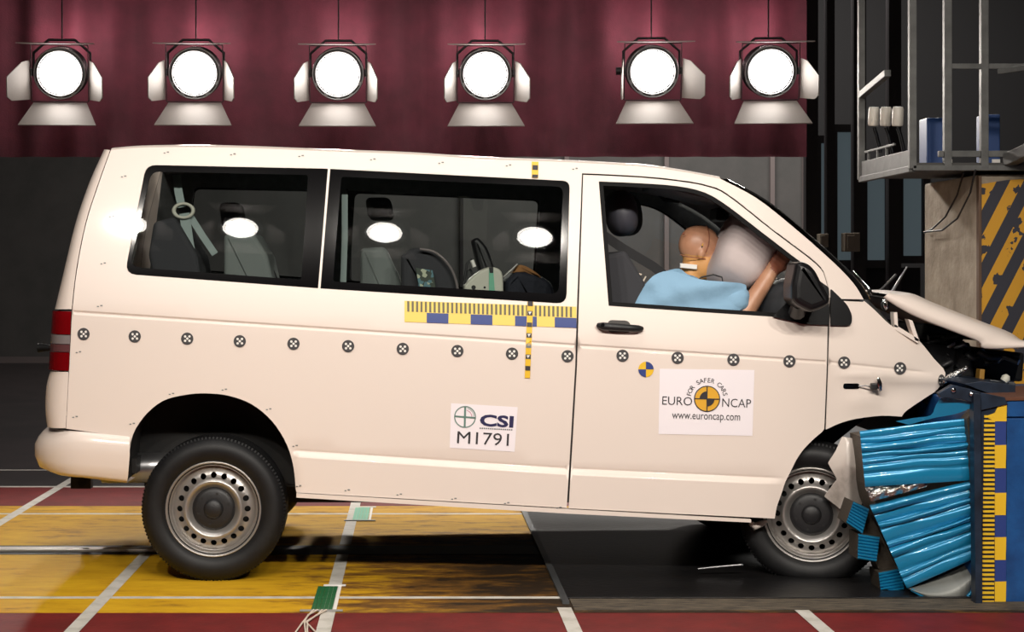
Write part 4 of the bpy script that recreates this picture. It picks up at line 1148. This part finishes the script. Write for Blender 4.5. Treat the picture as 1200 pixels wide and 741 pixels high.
# ------------------------------------------------------------------ steel gallery over the block
Yg0, Yg1 = .85, 1.95
xg = P(1069, 0, Yg0).x; zg = P(0, 198, Yg0).z
gal = empty('camera_gallery', (xg+1, 1.4, zg), 'grey steel gallery with railings above the concrete block', 'gallery')
def beam(p, q, s_, nm, m=frame):
    p, q = Vector(p), Vector(q); d = q-p; R = d.to_track_quat('X', 'Z').to_matrix()
    return MB().box((p+q)/2, (d.length, s_, s_), R, .003).build(nm, m, gal)
MB().box((xg+1.2, (Yg0+Yg1)/2, zg+.02), (2.4, Yg1-Yg0, .03)).build('deck', mat('gallery_deck', (66, 64, 62), .7), gal)
MB().box((xg, (Yg0+Yg1)/2, zg+.06), (.015, Yg1-Yg0, .1), bevel=.003).build('toe_board', frame, gal)
MB().box((xg+1.2, Yg0, zg+.005), (2.4, .04, .03), bevel=.003).build('edge_beam', frame, gal)
MB().box((xg+1.25, Yg0+.01, zg+.085), (2.2, .03, .035), bevel=.003).build('edge_beam', frame, gal)
beam((xg, Yg0, zg), (xg, Yg1, zg), .035, 'edge_beam')
zz = 3.6
beam((xg, Yg1, zg), (xg, Yg1, zz), .04, 'post'); beam((xg, Yg0, zg), (xg, Yg0, zz), .04, 'post')
for px in (1110, 1153):
    X = P(px, 0, Yg0).x; beam((X, Yg0, zg), (X, Yg0, zz), .042, 'post')
z2 = P(0, 78, Yg0).z; beam((P(1108, 0, Yg0).x, Yg0, z2), (xg+2.4, Yg0, z2), .03, 'rail')
beam((P(1170, 0, Yg0).x, Yg0, z2-.03), (xg+1.1, Yg0-.55, z2+.02), .03, 'rail')
z3 = P(0, 95, Yg1).z
beam((xg, Yg1, z3-.09), (xg, Yg0+.5, z3-.02), .04, 'rail')
beam((P(1182, 178, Yg0).x, Yg0, zg+.05), (P(1240, 150, Yg0-.5).x, Yg0-.5, zg+.14), .07, 'bracket')
for k, px in enumerate((1021, 1031, 1041)):
    beam((xg+.0, Yg1-.18-.2*k, zg+.1), (xg+.0, Yg1-.18-.2*k, zg+.16), .014, 'stud')
beam((xg, Yg1-.1, zg+.165), (xg, Yg0+.35, zg+.165), .014, 'cable_rail')
for k, (px, nm) in enumerate(((1024, 'left'), (1038, 'middle'), (1052, 'right'))):
    Y = 1.7-.14*k
    p = P(px, 138, Y)
    t = empty('floodlight', tuple(P(px+8, 178, Y)), 'small white floodlight head on the gallery, %s one of three' % nm, 'floodlight', 'white floodlights on the gallery')
    MB().lathe([(.0001, -.05), (.03, -.05), (.034, -.04), (.034, .05), (.028, .065), (.0001, .065)], Matrix.Translation(p) @ Matrix.Rotation(PI/2+.15, 4, 'X'), 16).build('lamp_can', mat('white_can_%d' % k, (206, 200, 190), .5) if k == 0 else MATS['white_can_0'], t)
    MB().tube([p-Vector((0, 0, .06)), P(px+3, 158, Y), P(px+8, 179, Y)], .012, 6).build('arm', darkmetal, t)
for (x0, x1, y0, y1, nm) in ((1086, 1116, 138, 174, 'larger blue control cabinet standing on the gallery near its left post'), (1154, 1172, 134, 174, 'narrow blue control cabinet standing further right on the gallery')):
    Y = 1.75; a = P(x0, y0, Y); b = P(x1, y1, Y); zb = zg+.036
    t = empty('control_cabinet', ((a.x+b.x)/2, Y+.08, zb), nm, 'cabinet')
    MB().box(((a.x+b.x)/2, Y+.08, (a.z+zb)/2), (b.x-a.x, .16, a.z-zb), bevel=.006).build('cabinet_body', mat('cabinet_blue', (34, 66, 120), .5) if 'cabinet_blue' not in MATS else MATS['cabinet_blue'], t)
    MB().box(((a.x+b.x)/2, Y-.004, (a.z+zb)/2), ((b.x-a.x)*.84, .01, (a.z-zb)*.88), bevel=.003).build('cabinet_door', MATS['cabinet_blue'], t)
    MB().box((b.x-.03, Y-.012, zb+.06), (.05, .012, .035), bevel=.003).build('label_plate', markwhite, t)
# loose cables hanging on the concrete
for k, pts in enumerate((((1129, 203), (1122, 228), (1108, 254), (1092, 269), (1083, 273)), ((1143, 199), (1137, 226), (1122, 256), (1104, 270), (1083, 272)))):
    xq = P(1148, 0, Yc0).x
    w3 = []
    for x, y in pts:
        D = F*(xq-.025-.03*k)/(x-VX); w3.append(Vector((xq-.025-.03*k, D+CAM_Y, CAM_Z-(y-VY)*D/F)))
    MB().tube(w3, .006, 6).build('hanging_cable', black_pl, None, label='thin dark cable looped on the concrete, the %s of two' % ('shorter' if k == 0 else 'longer'), cat='cable')
# enclosures on the far columns
for x0, x1, y0, y1, nm in ((990, 1008, 273, 295, 'beige electrical box on a dark column beyond the windscreen'), (961, 971, 274, 290, 'small grey electrical box left of the beige one')):
    Y = 13.3; a = P(x0, y0, Y); b = P(x1, y1, Y)
    t = empty('electrical_box', ((a.x+b.x)/2, Y+.1, b.z), nm, 'box')
    MB().box(((a.x+b.x)/2, Y+.1, (a.z+b.z)/2), (b.x-a.x, .2, a.z-b.z), bevel=.01).build('enclosure', boxm, t)
    MB().box(((a.x+b.x)/2-.02, Y-.01, (a.z+b.z)/2), ((b.x-a.x)*.5, .02, (a.z-b.z)*.7), bevel=.004).build('cover', boxm, t)

# ------------------------------------------------------------------ contact strips taped on the floor
def tape(name, y0, y1, x0, m, label, wires):
    t = empty(name, (x0, (y0+y1)/2, .005), label, 'tape')
    for k in range(5):
        MB().box((x0-.036+k*.018, (y0+y1)/2, .0055), (.0165, y1-y0, .003)).build('tape_strip', m, t)
    MB().box((x0+.055, (y0+y1)/2, .005), (.014, y1-y0+.03, .002)).build('backing_strip', markwhite, t)
    MB().box((x0, y0-.01, .0075), (.18, .03, .003)).build('cross_tape', mat('grey_tape', (150, 150, 146), .5) if 'grey_tape' not in MATS else MATS['grey_tape'], t)
    MB().box((x0+.03, y1+.02, .0075), (.1, .03, .003)).build('cross_tape', markwhite, t)
    for k in range(wires):
        x = x0-.032+k*.018; s_ = -.012*k
        MB().tube([(x, y0-.02, .012), (x-.015-.02*(k % 2), y0-.12, .01), (x-.03+s_, y0-.25, .008), (x-.05+.03*(k % 3), y0-.5, .008), (x-.03-.02*k, y0-.8, .008)], .004, 5).build('wire', wirew, t)
tape('contact_tape', -1.6, -1.05, .64-1-.03, green, 'dark green contact tape with white wires on the near floor', 4)
tape('contact_tape', 1.02, 1.55, .64-1+.05, greent, 'pale green contact tape on the yellow floor beyond the van', 0)

# ------------------------------------------------------------------ loads inside the van
cs = empty('child_seat', tuple(P(500, 398, -.3)), 'dark curved child seat with a patterned label on the bench', 'child seat')
MB().prism(rc(cat([(470, 300), (484, 291), (502, 293), (520, 305), (533, 325), (537, 345)], 4)+[(536, 398), (478, 398), (470, 340)], 2), -.52, -.08, .03, -.5).build('shell', darkcloth, cs)
MB().tube([P(x, y, -.55) for x, y in cat([(492, 292), (508, 295), (522, 306), (532, 322), (537, 345), (538, 385)], 3)], .007, 6).build('shell_edge', clearlens, cs)
MB().prism([(487, 314), (507, 317), (512, 344), (492, 344)], -.57, -.545, .002, -.57).build('patterned_label', patm, cs)
ebx = empty('data_recorder', tuple(P(565, 398, -.3)), 'cream instrument box with teal tape behind the middle window', 'instrument box')
MB().prism(rc(cat([(544, 335), (553, 325), (566, 316), (578, 313), (588, 319), (590, 335)], 3)+[(590, 398), (545, 398)], 1), -.55, -.32, .012, -.55).build('case', boxw, ebx)
MB().prism([(573, 316), (578, 315), (580, 344), (573, 344)], -.556, -.545, 0, -.556).build('tape', greent, ebx)
MB().prism([(573, 313.5), (578, 313), (578, 320), (574, 320)], -.559, -.546, 0, -.559).build('tape_end', black_pl, ebx)
for x, y, r in ((555, 337, .011), (568, 337, .006)): MB().disc(None, r, Matrix.Translation(P(x, y, -.552)), 12).build('socket', black_pl, ebx)
for k, pts in enumerate((((544, 330), (547, 310), (552, 304), (556, 312)), ((545, 338), (547, 318), (551, 316), (554, 322)))):
    MB().tube([P(x, y, -.45) for x, y in pts], .007, 6).build('cable', black_pl, ebx)
MB().tube([P(553, 305, -.46), P(556, 313, -.46)], .01, 8).build('plug', markwhite, ebx)
dh = MB().prism(rc([(553, 281), (560, 278), (570, 288), (579, 310), (580, 330), (566, 330), (558, 305)], 6), -.28, -.05, .025, -.28).build('black_backrest', black_pl, None, label='slim black backrest leaning behind the cream instrument box', cat='backrest')
bg = empty('bag', tuple(P(622, 398, -.3)), 'dark navy bag with an orange brown top beside the instrument box', 'bag')
MB().prism(rc(cat([(592, 330), (604, 318), (612, 318), (630, 322), (646, 332), (650, 345)], 3)+[(650, 398), (591, 398)], 1), -.5, -.1, .03, -.5).build('bag_body', bagm, bg)
MB().prism(rc(cat([(600, 320), (607, 311), (616, 312), (628, 319), (634, 326), (615, 319)], 2), .5), -.49, -.3, .006, -.49).build('bag_top', orangem, bg)
MB().tube([P(590, 325, -.5), P(600, 316, -.5), P(606, 310, -.5)], .006, 6).tube([P(606, 310, -.5), P(606.5, 309.5, -.5)], .006, 6).build('bag_strap', silver, bg)

# ------------------------------------------------------------------ crash test dummy
def fuse(name, mb, voxel, m, parent, smooth=4, split=None, noise=0):
    me = bpy.data.meshes.new(name); me.from_pydata([tuple(v) for v in mb.v], [], mb.f); me.update()
    o = bpy.data.objects.new(name, me); C.objects.link(o)
    r = o.modifiers.new('r', 'REMESH'); r.mode = 'VOXEL'; r.voxel_size = voxel
    s_ = o.modifiers.new('s', 'SMOOTH'); s_.iterations = smooth; s_.factor = .5
    dg = bpy.context.evaluated_depsgraph_get(); m2 = bpy.data.meshes.new_from_object(o.evaluated_get(dg)); bpy.data.objects.remove(o)
    out = MB(); vs = [v.co.copy() for v in m2.vertices]
    if noise:
        from mathutils import noise as N
        nm = [v.normal.copy() for v in m2.vertices]
        vs = [v+n*noise*(N.noise(Vector((v.x*7+v.z*9, v.y*6, v.z*16-v.x*8)))+.5*N.noise(v*34)) for v, n in zip(vs, nm)]
    out.add(vs, [tuple(p.vertices) for p in m2.polygons], True)
    ob = out.build(name, m, parent)
    if split:
        for p in ob.data.polygons: p.material_index = split(ob.data, p, WLOC[ob.name])
    return ob
def cap(mb, p, q, r0, r1):
    p, q = Vector(p), Vector(q); mb.tube([p, q], [r0, r1], 16); mb.sphere(p, (r0,)*3, None, 16, 10); mb.sphere(q, (r1,)*3, None, 16, 10)
dm = empty('crash_test_dummy', tuple(P(790, 460, -.42)), 'tan crash test dummy in light blue shirt, face in the airbag', 'dummy')
YD = -.42
mb = MB()
hip = P(788, 436, YD); chest = P(800, 362, YD); nb = P(808, 332, YD); hc = P(820, 292, YD)
cap(mb, hip+Vector((0, .09, 0)), hip-Vector((0, .09, 0)), .11, .11); cap(mb, hip, chest, .12, .125)
sh = [P(796, 343, YD-.17), P(796, 343, YD+.17)]; cap(mb, sh[0], sh[1], .07, .07)
cap(mb, nb, P(812, 308, YD), .055, .052)
Rh = Matrix.Rotation(math.radians(14), 3, 'Y')
mb.sphere(hc+Vector((-.004, 0, .02)), (.1, .078, .098), Rh, 24, 16, .95)        # cranium
mb.sphere(hc+Vector((.016, 0, -.072)), (.078, .066, .082), Rh, 20, 14, .85)        # face and jaw
mb.sphere(hc+Vector((.088, 0, -.045)), (.02, .014, .026), Rh)                      # nose
mb.sphere(hc+Vector((.083, 0, .0)), (.012, .05, .012), Rh)                       # brow
for sg in (1, -1): mb.sphere(hc+Vector((-.004, sg*.074, -.022)), (.018, .012, .03), Rh)
wr = P(905, 317, -.64); el = P(868, 374, -.66)
cap(mb, sh[0], el, .056, .048); cap(mb, el, wr, .05, .034)
wr2 = P(890, 352, -.14); el2 = P(856, 384, -.14); cap(mb, sh[1], el2, .056, .046); cap(mb, el2, wr2, .046, .034)
def hand(w, d, up, side, col=None):
    d = d.normalized(); up = (up-d*up.dot(d)).normalized(); sd = d.cross(up)
    for k in range(-1, 2): cap(mb, w+d*.015+sd*.018*k, w+d*.075+sd*.02*k, .021, .019)
    for k, (L, o) in enumerate(((.9, -.033), (1, -.011), (.95, .011), (.78, .032))):
        b0 = w+d*.085+sd*o; b1 = b0+(d*.032+up*.014)*L; b2 = b1+(d*.004+up*.028)*L; b3 = b2+(-d*.018+up*.006)*L
        cap(mb, b0, b1, .0105, .01); cap(mb, b1, b2, .01, .0095); cap(mb, b2, b3, .0095, .0085)
    t0 = w+d*.03-sd*.034; t1 = t0+(d*.03-sd*.016+up*.012); t2 = t1+(d*.022+sd*.006+up*.014); cap(mb, t0, t1, .0125, .011); cap(mb, t1, t2, .011, .009)
hand(wr, P(919, 298, -.62)-wr, Vector((.4, .6, .5)), 1)
hand(wr2, Vector((.5, .1, .7)), Vector((.8, 0, -.2)), 1)
for sg in (1, -1):
    kn = P(872, 428, YD+sg*.14); an = P(905, 510, YD+sg*.13); cap(mb, hip+Vector((0, sg*.1, 0)), kn, .085, .062); cap(mb, kn, an, .058, .04); cap(mb, an, an+Vector((.16, 0, -.03)), .042, .032)
zj = P(0, 300.5, YD).z; xw = wr.x-.012
def split(me, p, c):
    q = p.center+c
    if q.x > xw and q.y < -.5 and q.z > wr.z-.03 and (q-wr).dot(P(919, 298, -.62)-wr) > -.001: return 2
    if q.z < zj+(q.x-hc.x)*-.12 and q.z > nb.z+.01 and abs(q.y-YD) < .12 and q.x < hc.x+.14: return 1
    return 0
body = fuse('body', mb, .007, [tan, tan2, handm], dm, 4, split)
# shirt
mb = MB()
cap(mb, hip+Vector((0, .08, .02)), hip-Vector((0, .08, -.02)), .13, .13); cap(mb, hip, P(800, 365, YD), .14, .15)
cap(mb, P(794, 346, YD-.2), P(794, 346, YD+.2), .088, .088); cap(mb, P(806, 338, YD-.1), P(806, 338, YD+.1), .07, .07)
cap(mb, P(766, 352, YD-.15), P(766, 352, YD+.15), .088, .088); cap(mb, P(772, 338, YD-.16), P(772, 338, YD+.1), .06, .06); cap(mb, P(800, 350, -.62), P(862, 352, -.66), .09, .072)
cap(mb, P(800, 350, -.22), P(845, 368, -.16), .085, .075)
cap(mb, P(786, 330, YD-.07), P(800, 328, YD+.02), .045, .045)
MBs = fuse('shirt', mb, .012, shirt, dm, 5, None, .008)
panel('shirt_front', cat([(741, 364), (746, 352), (752, 341), (759, 330), (768, 322), (782, 317.5), (797, 320), (814, 326), (832, 329), (852, 330.5), (874, 334), (871, 348), (866, 365), (820, 367), (780, 366), (741, 364)], 3)[:-1], [], shirt, dm, step=5, thick=.004, extra=None, ym=lambda x, y: -.752+.05*((x-812)/62)**2+.05*max(0, (338-y)/20)**2-.007*math.sin(x*.07+y*.17+.8*math.sin(x*.05))-.003*math.sin(x*.21-y*.12))
panel('shirt_collar', cat([(783, 317), (796, 315), (806, 322), (820, 330), (836, 334), (826, 338), (806, 333), (790, 326)], 3), [], shirt, dm, step=5, thick=.004, extra=None, ym=lambda x, y: -.565-.006*math.sin(x*.3)-.0012*(x-783))
# seams, tape and marker on the head
def hy(px, py): return YD-.082
ring3 = []
for k in range(13):
    a = -PI*.5+PI*k/12; q = hc+Vector((.016, 0, .02))+Rh @ Vector((.012*math.cos(a*2), -.081*math.cos(a), .099*math.sin(a))); ring3.append(q)
MB().tube(ring3, .0022, 5).build('scalp_seam', handm, dm)
MB().tube([P(797, 298.5, YD-.072), P(806, 301, YD-.082), P(818, 302.5, YD-.081), P(827, 303.5, YD-.07)], .0022, 5).build('scalp_seam', handm, dm)
MB().prism([(797, 308.5), (817, 310.5), (816.6, 315.8), (797, 313.8)], YD-.0755, YD-.05, .002, YD-.07).build('white_tape', markwhite, dm)
mb = MB(); c0 = (829, 290); 
for k, m in enumerate((yel, black_pl, yel, black_pl)):
    a0 = .3+PI/2*k; q = [c0]+circ(c0[0], c0[1], 7, 6, a0, a0+PI/2, False)
    b = MB(); b.add([P(x, y, YD-.083+((x-816)*.0042)**2*5) for x, y in q], [tuple(range(len(q)))]); b.build('head_marker', m, dm)
MB().sphere(P(801, 274, YD-.066), (.006,)*3, None, 8, 6).build('scalp_screw', handm, dm)
